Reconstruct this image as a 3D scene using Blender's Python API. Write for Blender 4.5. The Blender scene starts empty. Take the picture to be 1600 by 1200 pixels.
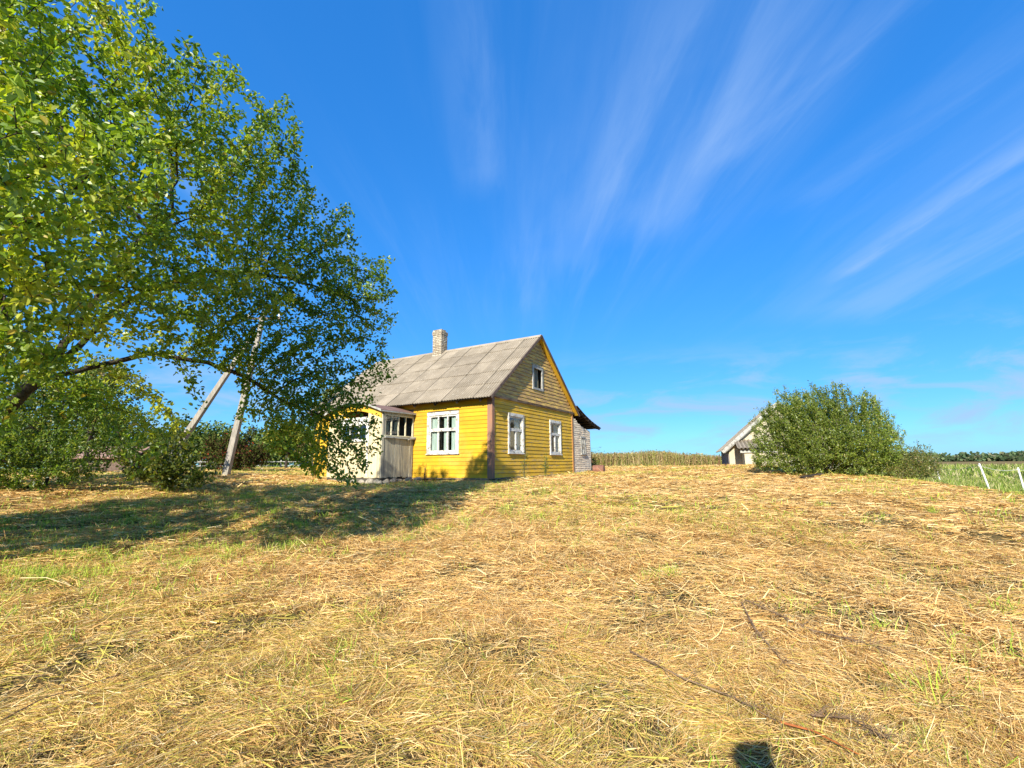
import bpy, bmesh, math, random
import numpy as np
from mathutils import Vector, Matrix, Euler
random.seed(7); rng = np.random.default_rng(11)
R = math.radians
scn = bpy.context.scene
col = scn.collection

# ------------------------------------------------------------------ camera
CAMZ = 1.6
cam_d = bpy.data.cameras.new('camera'); cam = bpy.data.objects.new('camera', cam_d); col.objects.link(cam)
cam_d.sensor_width = 36; cam_d.lens = 719.33/1600*36; cam_d.clip_start = 0.05; cam_d.clip_end = 6000
cam.matrix_world = Matrix.Translation((0, 0, CAMZ)) @ Matrix.Rotation(R(90+9.835), 4, 'X') @ Matrix.Rotation(R(-0.497), 4, 'Z')
scn.camera = cam
scn.view_settings.view_transform = 'Standard'; scn.view_settings.look = 'None'
scn.view_settings.exposure = 0.90; scn.view_settings.gamma = 1

# ------------------------------------------------------------------ sky and sun
SUN_AZ, SUN_EL = R(199.5), R(28.5)
world = bpy.data.worlds.new('World'); scn.world = world; world.use_nodes = True
nt = world.node_tree; nt.nodes.clear(); N = nt.nodes.new; L = nt.links.new
def mth(nt, op, a, b=None, c=None, clamp=False):
    n = nt.nodes.new('ShaderNodeMath'); n.operation = op; n.use_clamp = clamp
    for i, v in enumerate((a, b, c)):
        if v is None: continue
        if isinstance(v, (int, float)): n.inputs[i].default_value = v
        else: nt.links.new(v, n.inputs[i])
    return n.outputs[0]
def mrange(nt, v, a, b, c, d, smooth=True):
    n = nt.nodes.new('ShaderNodeMapRange'); n.interpolation_type = 'SMOOTHSTEP' if smooth else 'LINEAR'
    nt.links.new(v, n.inputs[0])
    for i, q in enumerate((a, b, c, d)): n.inputs[1+i].default_value = q
    return n.outputs[0]
sky = N('ShaderNodeTexSky'); sky.sky_type = 'NISHITA'; sky.sun_disc = False
sky.sun_elevation = SUN_EL; sky.sun_rotation = SUN_AZ; sky.air_density = 1.0; sky.dust_density = 0.3; sky.ozone_density = 4.0
gm = N('ShaderNodeGamma'); gm.inputs[1].default_value = 0.45; L(sky.outputs[0], gm.inputs[0])
hsv = N('ShaderNodeHueSaturation'); hsv.inputs['Saturation'].default_value = 1.9; hsv.inputs['Value'].default_value = 3.2
tn_ = N('ShaderNodeMix'); tn_.data_type = 'RGBA'; tn_.blend_type = 'MULTIPLY'; tn_.inputs[0].default_value = 1
L(gm.outputs[0], hsv.inputs['Color']); L(hsv.outputs[0], tn_.inputs[6]); tn_.inputs[7].default_value = (0.30, 0.635, 0.97, 1)
tc = N('ShaderNodeTexCoord'); sep = N('ShaderNodeSeparateXYZ'); L(tc.outputs['Generated'], sep.inputs[0])
zc = mth(nt, 'MAXIMUM', sep.outputs[2], 0.02)
px = mth(nt, 'DIVIDE', sep.outputs[0], mth(nt, 'ADD', zc, 0.06)); py = mth(nt, 'DIVIDE', sep.outputs[1], mth(nt, 'ADD', zc, 0.06))
def cloud(sx, sy, ox, oy, scale, det, rough, lo, hi, dist=0.0):
    c = N('ShaderNodeCombineXYZ'); L(mth(nt, 'MULTIPLY_ADD', px, sx, ox), c.inputs[0]); L(mth(nt, 'MULTIPLY_ADD', py, sy, oy), c.inputs[1])
    n = N('ShaderNodeTexNoise'); n.inputs['Scale'].default_value = scale; n.inputs['Detail'].default_value = det
    n.inputs['Roughness'].default_value = rough; n.inputs['Distortion'].default_value = dist
    L(c.outputs[0], n.inputs['Vector']); return mrange(nt, n.outputs[0], lo, hi, 0, 1)
streak = cloud(1.0, 0.13, 3.1, 1.7, 2.2, 7, 0.55, 0.42, 0.80, 0.35)       # thin cirrus drawn out along one wind direction
fine = cloud(2.6, 0.22, 8.3, 4.1, 2.4, 8, 0.62, 0.40, 0.85, 0.5)
broad = cloud(0.5, 0.16, 1.2, 6.6, 1.6, 3, 0.5, 0.36, 0.70)
tx = mth(nt, 'DIVIDE', sep.outputs[0], mth(nt, 'MAXIMUM', mth(nt, 'ABSOLUTE', sep.outputs[1]), 0.05))
c_ = N('ShaderNodeCombineXYZ'); L(mth(nt, 'MULTIPLY_ADD', tx, 4.2, 1.37), c_.inputs[0]); L(mth(nt, 'MULTIPLY', sep.outputs[2], 21), c_.inputs[1])
n_ = N('ShaderNodeTexNoise'); n_.inputs['Scale'].default_value = 1; n_.inputs['Detail'].default_value = 9; n_.inputs['Roughness'].default_value = .6; n_.inputs['Distortion'].default_value = .5; L(c_.outputs[0], n_.inputs['Vector'])
low = mrange(nt, n_.outputs[0], .42, .68, 0, 1)                            # patchy bank low over the horizon
lowmask = mth(nt, 'MULTIPLY', mrange(nt, sep.outputs[2], 0.10, 0.26, 1, 0), mrange(nt, sep.outputs[2], 0.015, 0.07, .3, 1))
high = mrange(nt, sep.outputs[2], 0.18, 0.62, 0.06, 1)
a1 = mth(nt, 'MULTIPLY', mth(nt, 'MULTIPLY', mth(nt, 'MULTIPLY', streak, broad), 0.34), high)
a2 = mth(nt, 'MULTIPLY', mth(nt, 'MULTIPLY', mth(nt, 'MULTIPLY', fine, broad), 0.75), high)
a3 = mth(nt, 'MULTIPLY', mth(nt, 'MULTIPLY', low, lowmask), 0.85)
# one brighter feathered wisp to the right, lying along the line A-B of the cloud layer
def wisp(ax, ay, bx_, by_, w, amp, sc):
    dx, dy = bx_-ax, by_-ay; ln_ = math.hypot(dx, dy); dx /= ln_; dy /= ln_
    ux = mth(nt, 'SUBTRACT', px, ax); uy = mth(nt, 'SUBTRACT', py, ay)
    al = mth(nt, 'ADD', mth(nt, 'MULTIPLY', ux, dx), mth(nt, 'MULTIPLY', uy, dy)); pe = mth(nt, 'SUBTRACT', mth(nt, 'MULTIPLY', ux, dy), mth(nt, 'MULTIPLY', uy, dx))
    c = N('ShaderNodeCombineXYZ'); L(mth(nt, 'MULTIPLY', al, sc), c.inputs[0]); L(mth(nt, 'MULTIPLY', pe, sc*5), c.inputs[1])
    n = N('ShaderNodeTexNoise'); n.inputs['Scale'].default_value = 1.0; n.inputs['Detail'].default_value = 8; n.inputs['Roughness'].default_value = .6; n.inputs['Distortion'].default_value = .4; L(c.outputs[0], n.inputs['Vector'])
    wob = mth(nt, 'ABSOLUTE', mth(nt, 'ADD', pe, mth(nt, 'MULTIPLY', mth(nt, 'SUBTRACT', n.outputs[0], .5), w*2.2)))
    m1 = mrange(nt, wob, 0, w, 1, 0); m2 = mrange(nt, al, -.12*ln_, .2*ln_, 0, 1); m3 = mrange(nt, al, .5*ln_, 1.6*ln_, 1, 0)
    return mth(nt, 'MULTIPLY', mth(nt, 'MULTIPLY', mth(nt, 'MULTIPLY', mth(nt, 'MULTIPLY', m1, m2), m3), mrange(nt, n.outputs[0], .3, .65, .25, 1)), amp)
WQ = [(1.50, 2.05, 1.46, 1.10, .075, .40, 1.6), (1.75, 2.6, 1.62, .95, .55, .34, .6), (-.12, 1.42, -.10, .72, .10, .20, 1.5), (.40, 1.7, .52, .70, .42, .20, .8), (.59, 1.30, .80, .72, .09, .20, 1.7), (.30, 1.5, .36, .66, .09, .17, 2.0), (.95, 1.5, 1.15, .75, .12, .14, 1.4), (.15, 2.0, .2, 1.0, .3, .14, .9)]
WISPS = [wisp(*q) for q in WQ]
am = mth(nt, 'ADD', mth(nt, 'ADD', a1, a2), a3)
for w_ in WISPS: am = mth(nt, 'ADD', am, w_)
am = mth(nt, 'MINIMUM', am, .9)
mix = N('ShaderNodeMix'); mix.data_type = 'RGBA'
L(am, mix.inputs[0]); L(tn_.outputs[2], mix.inputs[6]); mix.inputs[7].default_value = (2.5, 3.75, 6.0, 1)
bg = N('ShaderNodeBackground'); bg.inputs[1].default_value = 0.092; L(mix.outputs[2], bg.inputs[0])
wo = N('ShaderNodeOutputWorld'); L(bg.outputs[0], wo.inputs[0])
sd = bpy.data.lights.new('sun', 'SUN'); sd.energy = 5.0; sd.angle = R(0.55); sd.color = (1.0, 0.93, 0.80)
sun = bpy.data.objects.new('sun', sd); col.objects.link(sun)
S = Vector((math.sin(SUN_AZ)*math.cos(SUN_EL), math.cos(SUN_AZ)*math.cos(SUN_EL), math.sin(SUN_EL)))
sun.rotation_euler = S.to_track_quat('Z', 'Y').to_euler(); sun.location = (-10, -20, 20)

# ------------------------------------------------------------------ materials
def new_mat(name):
    m = bpy.data.materials.new(name); m.use_nodes = True; t = m.node_tree
    b = t.nodes['Principled BSDF']; b.inputs['Roughness'].default_value = 0.85
    b.inputs['Specular IOR Level'].default_value = 0.25
    return m, t, b
def noise(t, scale, detail=5, rough=0.6, vec=None, stretch=None, dist=0.0):
    n = t.nodes.new('ShaderNodeTexNoise'); n.inputs['Scale'].default_value = scale; n.inputs['Detail'].default_value = detail
    n.inputs['Roughness'].default_value = rough; n.inputs['Distortion'].default_value = dist
    if vec is None: vec = t.nodes.new('ShaderNodeTexCoord').outputs['Object']
    if stretch:
        mp = t.nodes.new('ShaderNodeMapping'); mp.inputs['Scale'].default_value = stretch; t.links.new(vec, mp.inputs[0]); vec = mp.outputs[0]
    t.links.new(vec, n.inputs['Vector']); return n.outputs[0]
def cmix(t, f, a, b, mode='MIX'):
    n = t.nodes.new('ShaderNodeMix'); n.data_type = 'RGBA'; n.blend_type = mode
    if isinstance(f, (int, float)): n.inputs[0].default_value = f
    else: t.links.new(f, n.inputs[0])
    for i, c in ((6, a), (7, b)):
        if isinstance(c, tuple): n.inputs[i].default_value = (*c, 1) if len(c) == 3 else c
        else: t.links.new(c, n.inputs[i])
    return n.outputs[2]
def attr(t, name='col'):
    n = t.nodes.new('ShaderNodeAttribute'); n.attribute_name = name; return n.outputs['Color']
def bump(t, b, h, strength=0.4, dist=0.02):
    n = t.nodes.new('ShaderNodeBump'); n.inputs['Strength'].default_value = strength; n.inputs['Distance'].default_value = dist
    t.links.new(h, n.inputs['Height']); t.links.new(n.outputs[0], b.inputs['Normal'])
def wood(name, paint, paint2, bare, wear=(0.55, 0.7), stretch=(0.6, 0.6, 6), grime=0.35, tone=True, rough=0.8):
    """weathered painted boards: stretch runs the flaking along the board"""
    m, t, b = new_mat(name)
    n1 = noise(t, 1.3, 4); base = cmix(t, mrange(t, n1, 0.35, 0.7, 0, 1), paint, paint2)
    if tone: base = cmix(t, 1.0, base, attr(t, 'tone'), 'MULTIPLY')
    n6 = noise(t, 0.9, 6, 0.7, dist=.6); base = cmix(t, mrange(t, n6, .48, .72, 0, .38), base, tuple(v*.82+.10 for v in paint)); n7 = noise(t, 5, 6, .75, stretch=stretch); base = cmix(t, mrange(t, n7, .5, .7, 0, .22), base, tuple(v*.45 for v in paint))
    n2 = noise(t, 2.6, 9, 0.72, stretch=stretch, dist=0.3); w = mrange(t, n2, wear[0], wear[1], 0, 1)
    n3 = noise(t, 9, 6, 0.7, stretch=stretch); bcol = cmix(t, n3, bare, tuple(c*0.55 for c in bare))
    c = cmix(t, w, base, bcol)
    n4 = noise(t, 30, 4, 0.7, stretch=stretch); c = cmix(t, mrange(t, n4, 0.5, 0.75, 0, grime), c, tuple(v*0.4 for v in bare))
    t.links.new(c, b.inputs['Base Color']); b.inputs['Roughness'].default_value = rough; bump(t, b, mth(t, 'ADD', n2, n4), 0.35, 0.01); return m
def plain(name, c1, c2, scale=4, rough=0.85, stretch=None, metal=0.0, bmp=0.3, dist=0.01, lo=0.35, hi=0.65, detail=7):
    m, t, b = new_mat(name); n = noise(t, scale, detail, 0.65, stretch=stretch)
    t.links.new(cmix(t, mrange(t, n, lo, hi, 0, 1), c1, c2), b.inputs['Base Color'])
    b.inputs['Roughness'].default_value = rough; b.inputs['Metallic'].default_value = metal
    if bmp: bump(t, b, n, bmp, dist)
    return m
def leafmat(name, trans=0.35, gloss=0.06, tint=(1.25, 1.35, 0.4)):
    m = bpy.data.materials.new(name); m.use_nodes = True; t = m.node_tree; t.nodes.clear(); l = t.links.new
    c = attr(t); d = t.nodes.new('ShaderNodeBsdfDiffuse'); l(c, d.inputs[0])
    tr = t.nodes.new('ShaderNodeBsdfTranslucent'); l(cmix(t, 1.0, c, tint, 'MULTIPLY'), tr.inputs[0])
    mx = t.nodes.new('ShaderNodeMixShader'); mx.inputs[0].default_value = trans; l(d.outputs[0], mx.inputs[1]); l(tr.outputs[0], mx.inputs[2])
    g = t.nodes.new('ShaderNodeBsdfGlossy'); g.inputs['Roughness'].default_value = 0.42; g.inputs[0].default_value = (0.9, 0.95, 1, 1)
    m2 = t.nodes.new('ShaderNodeMixShader'); m2.inputs[0].default_value = gloss; l(mx.outputs[0], m2.inputs[1]); l(g.outputs[0], m2.inputs[2])
    o = t.nodes.new('ShaderNodeOutputMaterial'); l(m2.outputs[0], o.inputs[0]); return m

YEL, YEL2 = (0.62, 0.365, 0.016), (0.52, 0.30, 0.02)
BARE = (0.20, 0.155, 0.11)
M_yfront = wood('yellow_board_paint', YEL, YEL2, (0.34, 0.24, 0.10), (0.56, 0.78), (0.6, 0.6, 5), 0.4)
M_ygable = wood('yellow_gable_paint', (0.76, 0.465, 0.035), (0.64, 0.385, 0.03), (0.40, 0.32, 0.20), (0.50, 0.68), (0.7, 0.7, 5), 0.4)
M_attic = wood('flaking_attic_paint', (0.86, 0.58, 0.12), (0.76, 0.49, 0.11), (0.50, 0.31, 0.14), (0.38, 0.56), (0.7, 0.7, 6), 0.6)
M_ysoffit = wood('yellow_soffit_paint', (0.66, 0.41, 0.03), YEL2, (0.3, 0.2, 0.08), (0.62, 0.8), (4, 0.6, 0.6), 0.2, tone=False)
M_white = wood('white_window_paint', (0.70, 0.68, 0.60), (0.58, 0.56, 0.49), (0.28, 0.24, 0.19), (0.50, 0.62), (3, 3, 3), 0.3, tone=False, rough=0.6)
M_greyframe = wood('greyed_frame_paint', (0.42, 0.42, 0.38), (0.34, 0.33, 0.29), (0.2, 0.18, 0.15), (0.5, 0.65), (3, 3, 2), 0.3, tone=False)
M_cream = wood('cream_plank_paint', (0.68, 0.56, 0.32), (0.58, 0.49, 0.30), (0.33, 0.30, 0.24), (0.52, 0.68), (5, 5, 0.5), 0.35)
M_creamside = wood('greyed_plank_paint', (0.58, 0.53, 0.37), (0.48, 0.45, 0.34), (0.27, 0.26, 0.23), (0.42, 0.62), (6, 6, 0.45), 0.5)
M_corner = wood('brown_corner_board', (0.34, 0.17, 0.095), (0.26, 0.14, 0.09), (0.22, 0.18, 0.15), (0.5, 0.66), (5, 5, 0.5), 0.4, tone=False)
M_corner2 = wood('rust_brown_board', (0.50, 0.25, 0.08), (0.4, 0.2, 0.07), (0.26, 0.18, 0.12), (0.56, 0.72), (5, 5, 0.5), 0.3, tone=False)
M_belt = wood('worn_belt_board', (0.42, 0.34, 0.22), (0.30, 0.21, 0.13), (0.2, 0.13, 0.09), (0.42, 0.6), (0.6, 0.6, 4), 0.4, tone=False)
M_barge = plain('dark_barge_board', (0.09, 0.06, 0.045), (0.17, 0.12, 0.09), 6)
M_dark = plain('dark_old_wood', (0.03, 0.022, 0.016), (0.06, 0.045, 0.035), 5)
M_shingle = wood('grey_shingle_paint', (0.84, 0.71, 0.51), (0.74, 0.62, 0.45), (0.44, 0.34, 0.25), (0.5, 0.64), (0.8, 0.8, 5), 0.6)
M_stone = plain('foundation_stone', (0.34, 0.31, 0.26), (0.20, 0.18, 0.15), 5, bmp=0.6, dist=0.03)
M_stone2 = plain('pale_field_stone', (0.36, 0.32, 0.25), (0.18, 0.16, 0.12), 8, bmp=0.5, dist=0.02)
M_rust = plain('rusty_sheet', (0.27, 0.12, 0.075), (0.17, 0.085, 0.06), 5, rough=0.75)
M_rustroof = plain('brown_porch_sheet', (0.27, 0.16, 0.12), (0.19, 0.115, 0.09), 4, rough=0.8)
M_curtain = plain('faded_curtain', (0.50, 0.56, 0.50), (0.36, 0.42, 0.38), 3, rough=0.95, stretch=(12, 12, 1), bmp=0.0)
M_inside = plain('old_room_wall', (0.10, 0.09, 0.07), (0.06, 0.055, 0.045), 2, bmp=0)
M_drape = plain('attic_drape', (0.20, 0.19, 0.13), (0.13, 0.12, 0.085), 3, bmp=0)
M_concrete = plain('pole_concrete', (0.36, 0.32, 0.26), (0.23, 0.21, 0.17), 6, stretch=(3, 3, 0.8))
M_bark = plain('apple_bark', (0.075, 0.062, 0.042), (0.03, 0.024, 0.018), 14, bmp=0.9, dist=0.03)
M_twig = plain('dark_twig', (0.06, 0.045, 0.032), (0.035, 0.027, 0.02), 8, bmp=0)
M_bushtwig = plain('grey_twig', (0.17, 0.145, 0.10), (0.09, 0.075, 0.055), 8, bmp=0)
M_leaf = leafmat('leaf', 0.48, 0.03)
M_farleaf = leafmat('far_leaf', 0.2, 0.0)
M_straw = leafmat('straw', 0.22, 0.0, (1.15, 1.0, .7))
M_post = plain('white_plastic', (0.80, 0.80, 0.78), (0.74, 0.74, 0.71), 3, rough=0.5, bmp=0)
M_wire = plain('pale_fence_tape', (0.5, 0.5, 0.46), (0.42, 0.42, 0.4), 3, bmp=0)
M_shedwall = plain('cream_shed_render', (0.56, 0.49, 0.34), (0.40, 0.36, 0.26), 1.5, bmp=0.1)
M_greyplank = wood('grey_plank', (0.24, 0.22, 0.21), (0.17, 0.155, 0.15), (0.12, 0.11, 0.10), (0.5, 0.7), (5, 5, 0.5), 0.5)
M_cutwood = plain('orange_bare_stalk', (0.50, 0.16, 0.035), (0.26, 0.08, 0.025), 12, rough=0.6, bmp=0)
M_litter = plain('brown_litter', (0.25, 0.165, 0.095), (0.12, 0.075, 0.045), 12, bmp=0)
M_deadstalk = plain('dark_dead_stalk', (0.12, 0.075, 0.045), (0.055, 0.035, 0.024), 12, bmp=0)
m, t, b = new_mat('window_glass'); M_glass = m; t.nodes.clear()
g = t.nodes.new('ShaderNodeBsdfGlossy'); g.inputs['Roughness'].default_value = 0.04; tr = t.nodes.new('ShaderNodeBsdfTransparent'); tr.inputs[0].default_value = (0.93, 0.96, 0.95, 1)
mx = t.nodes.new('ShaderNodeMixShader'); fr = t.nodes.new('ShaderNodeLayerWeight'); fr.inputs[0].default_value = .5
t.links.new(mth(t, 'MULTIPLY_ADD', mth(t, 'POWER', fr.outputs['Facing'], 3.0), .5, .05), mx.inputs[0]); t.links.new(tr.outputs[0], mx.inputs[1]); t.links.new(g.outputs[0], mx.inputs[2])
o = t.nodes.new('ShaderNodeOutputMaterial'); t.links.new(mx.outputs[0], o.inputs[0])

# corrugated asbestos cement: grey with lichen, each sheet its own tone
m, t, b = new_mat('asbestos_cement_roof'); M_roof = m
n1 = noise(t, 1.1, 5); c = cmix(t, mrange(t, n1, .3, .7, 0, 1), (0.40, 0.335, 0.245), (0.28, 0.232, 0.165))
c = cmix(t, 1.0, c, attr(t, 'tone'), 'MULTIPLY')
n2 = noise(t, 26, 6, 0.8); c = cmix(t, mrange(t, n2, .5, .72, 0, .55), c, (0.14, 0.115, 0.085))
n3 = noise(t, 11, 6, 0.8, stretch=(1, 1, 1), dist=.5); c = cmix(t, mrange(t, n3, .57, .68, 0, .7), c, (0.62, 0.57, 0.47))
n4 = noise(t, 2.0, 6, .7, stretch=(.6, 3, 1)); c = cmix(t, mrange(t, n4, .52, .75, 0, .45), c, (0.17, 0.14, 0.11))
t.links.new(c, b.inputs['Base Color']); b.inputs['Roughness'].default_value = .95; bump(t, b, n2, .4, .01)
# lime brick chimney
m, t, b = new_mat('lime_brick'); M_brick = m
tcn = t.nodes.new('ShaderNodeTexCoord'); sp = t.nodes.new('ShaderNodeSeparateXYZ'); t.links.new(tcn.outputs['Object'], sp.inputs[0])
cb = t.nodes.new('ShaderNodeCombineXYZ'); t.links.new(mth(t, 'ADD', sp.outputs[0], sp.outputs[1]), cb.inputs[0]); t.links.new(sp.outputs[2], cb.inputs[1])
br = t.nodes.new('ShaderNodeTexBrick'); t.links.new(cb.outputs[0], br.inputs['Vector']); br.inputs['Scale'].default_value = 1
br.inputs['Brick Width'].default_value = .19; br.inputs['Row Height'].default_value = .085; br.inputs['Mortar Size'].default_value = .012
br.inputs['Color1'].default_value = (.56, .50, .38, 1); br.inputs['Color2'].default_value = (.36, .29, .19, 1); br.inputs['Mortar'].default_value = (.16, .13, .10, 1)
n5 = noise(t, 5, 6, .7); t.links.new(cmix(t, mrange(t, n5, .5, .68, 0, .7), br.outputs[0], (.17, .12, .07)), b.inputs['Base Color']); bump(t, b, br.outputs['Fac'], -.6, .02)

# ------------------------------------------------------------------ helpers
def tag(o, label=None, cat=None, group=None, kind=None):
    if label: o['label'] = label
    if cat: o['category'] = cat
    if group: o['group'] = group
    if kind: o['kind'] = kind
    return o
def empty(name, loc=(0, 0, 0), rz=0, label=None, cat=None, group=None):
    o = bpy.data.objects.new(name, None); col.objects.link(o); o.location = loc; o.rotation_euler = (0, 0, rz); o.empty_display_size = .2
    return tag(o, label, cat, group)
def npmesh(name, V, F, mat, parent=None, colors=None, cname='col', smooth=False):
    """V (n,3), F (m,k) all faces of the same size"""
    V = np.asarray(V, np.float32); F = np.asarray(F, np.int32); k = F.shape[1]
    me = bpy.data.meshes.new(name); me.vertices.add(len(V)); me.vertices.foreach_set('co', V.ravel())
    me.loops.add(F.size); me.loops.foreach_set('vertex_index', F.ravel())
    me.polygons.add(len(F)); me.polygons.foreach_set('loop_start', np.arange(0, F.size, k, dtype=np.int32))
    try: me.polygons.foreach_set('loop_total', np.full(len(F), k, np.int32))
    except Exception: pass
    me.update(calc_edges=True); me.polygons.foreach_set('use_smooth', np.full(len(F), smooth, bool))
    if colors is not None:
        a = me.color_attributes.new(cname, 'FLOAT_COLOR', 'POINT'); c = np.ones((len(V), 4), np.float32); c[:, :3] = colors; a.data.foreach_set('color', c.ravel())
    me.materials.append(mat); o = bpy.data.objects.new(name, me); col.objects.link(o)
    if parent: o.parent = parent
    return o
class MB:
    def __init__(s): s.v = []; s.f = []; s.c = []
    def poly(s, pts, faces, tone=1.0):
        n = len(s.v); s.v += [tuple(p) for p in pts]; s.f += [tuple(i+n for i in f) for f in faces]; s.c += [tone]*len(pts); return s
    def box(s, a, b, tone=1.0):
        x0, y0, z0 = a; x1, y1, z1 = b
        return s.poly([(x0, y0, z0), (x1, y0, z0), (x1, y1, z0), (x0, y1, z0), (x0, y0, z1), (x1, y0, z1), (x1, y1, z1), (x0, y1, z1)],
                      [(0, 3, 2, 1), (4, 5, 6, 7), (0, 1, 5, 4), (1, 2, 6, 5), (2, 3, 7, 6), (3, 0, 4, 7)], tone)
    def bar(s, p, q, w, h, up=(0, 0, 1), tone=1.0):
        p = Vector(p); q = Vector(q); d = (q-p).normalized(); sd_ = d.cross(Vector(up))
        if sd_.length < 1e-4: sd_ = d.cross(Vector((1, 0, 0)))
        sd_.normalize(); u = sd_.cross(d).normalized(); P = []
        for e in (p, q):
            for i, j in ((-1, -1), (1, -1), (1, 1), (-1, 1)): P.append(e+sd_*i*w/2+u*j*h/2)
        return s.poly(P, [(3, 2, 1, 0), (4, 5, 6, 7), (0, 1, 5, 4), (1, 2, 6, 5), (2, 3, 7, 6), (3, 0, 4, 7)], tone)
    def prism(s, pts, d, tone=1.0):
        n = len(pts); d = Vector(d); P = [Vector(p) for p in pts]+[Vector(p)+d for p in pts]
        return s.poly(P, [tuple(range(n))[::-1], tuple(range(n, 2*n))]+[(i, (i+1) % n, n+(i+1) % n, n+i) for i in range(n)], tone)
    def tube(s, pts, rad, seg=8, tone=1.0, cap=True):
        n0 = len(s.v); P = [Vector(p) for p in pts]; m_ = len(P)
        if isinstance(rad, (int, float)): rad = [rad]*m_
        ref = Vector((0.13, 0.99, 0.07)) if abs((P[-1]-P[0]).normalized().y) < .9 else Vector((0, 0, 1)); vs = []
        for i in range(m_):
            d = (P[min(i+1, m_-1)]-P[max(i-1, 0)]).normalized(); a = d.cross(ref).normalized(); b_ = d.cross(a)
            for k in range(seg):
                th = 2*math.pi*k/seg; vs.append(P[i]+(a*math.cos(th)+b_*math.sin(th))*rad[i])
        f = [(i*seg+k, i*seg+(k+1) % seg, (i+1)*seg+(k+1) % seg, (i+1)*seg+k) for i in range(m_-1) for k in range(seg)]
        if cap: f += [tuple(range(seg))[::-1], tuple((m_-1)*seg+k for k in range(seg))]
        return s.poly(vs, f, tone)
    def build(s, name, mat, parent=None, bevel=0, smooth=False):
        me = bpy.data.meshes.new(name); me.from_pydata(s.v, [], s.f); me.update()
        bm = bmesh.new(); bm.from_mesh(me); bmesh.ops.recalc_face_normals(bm, faces=bm.faces); bm.to_mesh(me); bm.free()
        a = me.color_attributes.new('tone', 'FLOAT_COLOR', 'POINT'); c = np.ones((len(s.v), 4), np.float32); c[:, :3] = np.array(s.c)[:, None]; a.data.foreach_set('color', c.ravel())
        if smooth: me.polygons.foreach_set('use_smooth', np.ones(len(me.polygons), bool))
        me.materials.append(mat); o = bpy.data.objects.new(name, me); col.objects.link(o)
        if parent: o.parent = parent
        if bevel:
            bv = o.modifiers.new('bevel', 'BEVEL'); bv.width = bevel; bv.segments = 2; bv.limit_method = 'ANGLE'
        return o
# lattice noise
_perm = rng.random((256, 256))
def vnoise(x, y):
    xi = np.floor(x).astype(int); yi = np.floor(y).astype(int); fx = x-xi; fy = y-yi
    fx = fx*fx*(3-2*fx); fy = fy*fy*(3-2*fy); p = lambda a, b_: _perm[a & 255, b_ & 255]
    return (p(xi, yi)*(1-fx)+p(xi+1, yi)*fx)*(1-fy)+(p(xi, yi+1)*(1-fx)+p(xi+1, yi+1)*fx)*fy
def fbm(x, y, o=4):
    s = 0; a = .5; tot = 0
    for i in range(o): s = s+a*vnoise(x+17.3*i, y+9.1*i); tot += a; x = x*2.03; y = y*2.03; a *= .5
    return s/tot

# ------------------------------------------------------------------ ground
CP = np.array([(0, 0, 0), (-3, 1, 0), (3, 1, 0), (0, 4, .28), (-5, 5, .2), (5, 5, .3), (-8, 8, .36), (0, 8, .60), (6, 8, .62), (10.3, 9.5, .80), (12.8, 15.4, 1.02),
  (9.5, 15, 1.1), (-.85, 15.7, 1.0), (-5.1, 16.3, .86), (-9.1, 21, 1.13), (-2.7, 16.7, .99), (3.1, 21.8, 1.12), (1.3, 18.9, 1.04), (3, 14, .97), (-4, 14, .95), (5.3, 22, 1.12), (-10.5, 17, 1.27), (-14, 15, 1.25), (11, 22, 1.44), (12, 27, 1.2), (11, 36, 1.32), (0, 30, 1.15), (0, 36, 1.25),
  (-22, 40, 1.42), (-18, 28, 1.35), (15.8, 15.5, .52), (18, 16.5, .35), (20, 22, .45), (16, 9, .25), (22, 12, -.1), (25, 30, .35), (30, 20, -.1), (-25, 10, .8), (-14, 5, .35),
  (0, -10, -.2), (10, -5, -.1), (-10, -5, 0), (40, 45, .2), (0, 55, 1.1), (-40, 50, 1.2), (30, 60, .3), (6, 17.5, 1.09), (2, 11.5, .86), (-7, 11, .62), (17, 35, 1.2), (9, 12, .93), (-4, 24, 1.1), (-11.8, 14.9, 1.3)], float)
_A = np.hypot(CP[:, None, 0]-CP[None, :, 0], CP[:, None, 1]-CP[None, :, 1])+np.eye(len(CP))*.25
_w = np.linalg.solve(np.block([[_A, np.c_[np.ones(len(CP)), CP[:, :2]]], [np.c_[np.ones(len(CP)), CP[:, :2]].T, np.zeros((3, 3))]]), np.r_[CP[:, 2], 0, 0, 0])
def G0(x, y):
    x = np.asarray(x, float); y = np.asarray(y, float); z = _w[-3]+_w[-2]*x+_w[-1]*y
    for i in range(len(CP)): z = z+_w[i]*np.sqrt((x-CP[i, 0])**2+(y-CP[i, 1])**2+.6)
    r = np.hypot(x, y); f = np.clip((r-45)/60, 0, 1); f = f*f*(3-2*f); return z*(1-f)+f*(.35+.25*vnoise(x/90., y/90.))
def bound_x(y): return np.interp(y, [-20, 4, 9.4, 12.5, 15.4, 18, 24, 34, 37], [18, 12.4, 10.5, 11.9, 12.9, 14.2, 15.5, 19, 20])
def mown(x, y):
    e = (fbm(x*.7, y*.7, 3)-.5)*1.4
    return (x+e < bound_x(y)) & (y+e < np.interp(x, [-40, -22, 0, 4, 20], [42, 41, 38, 36.5, 35.5]))
HX, HY = math.sin(.533), math.cos(.533)
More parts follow.
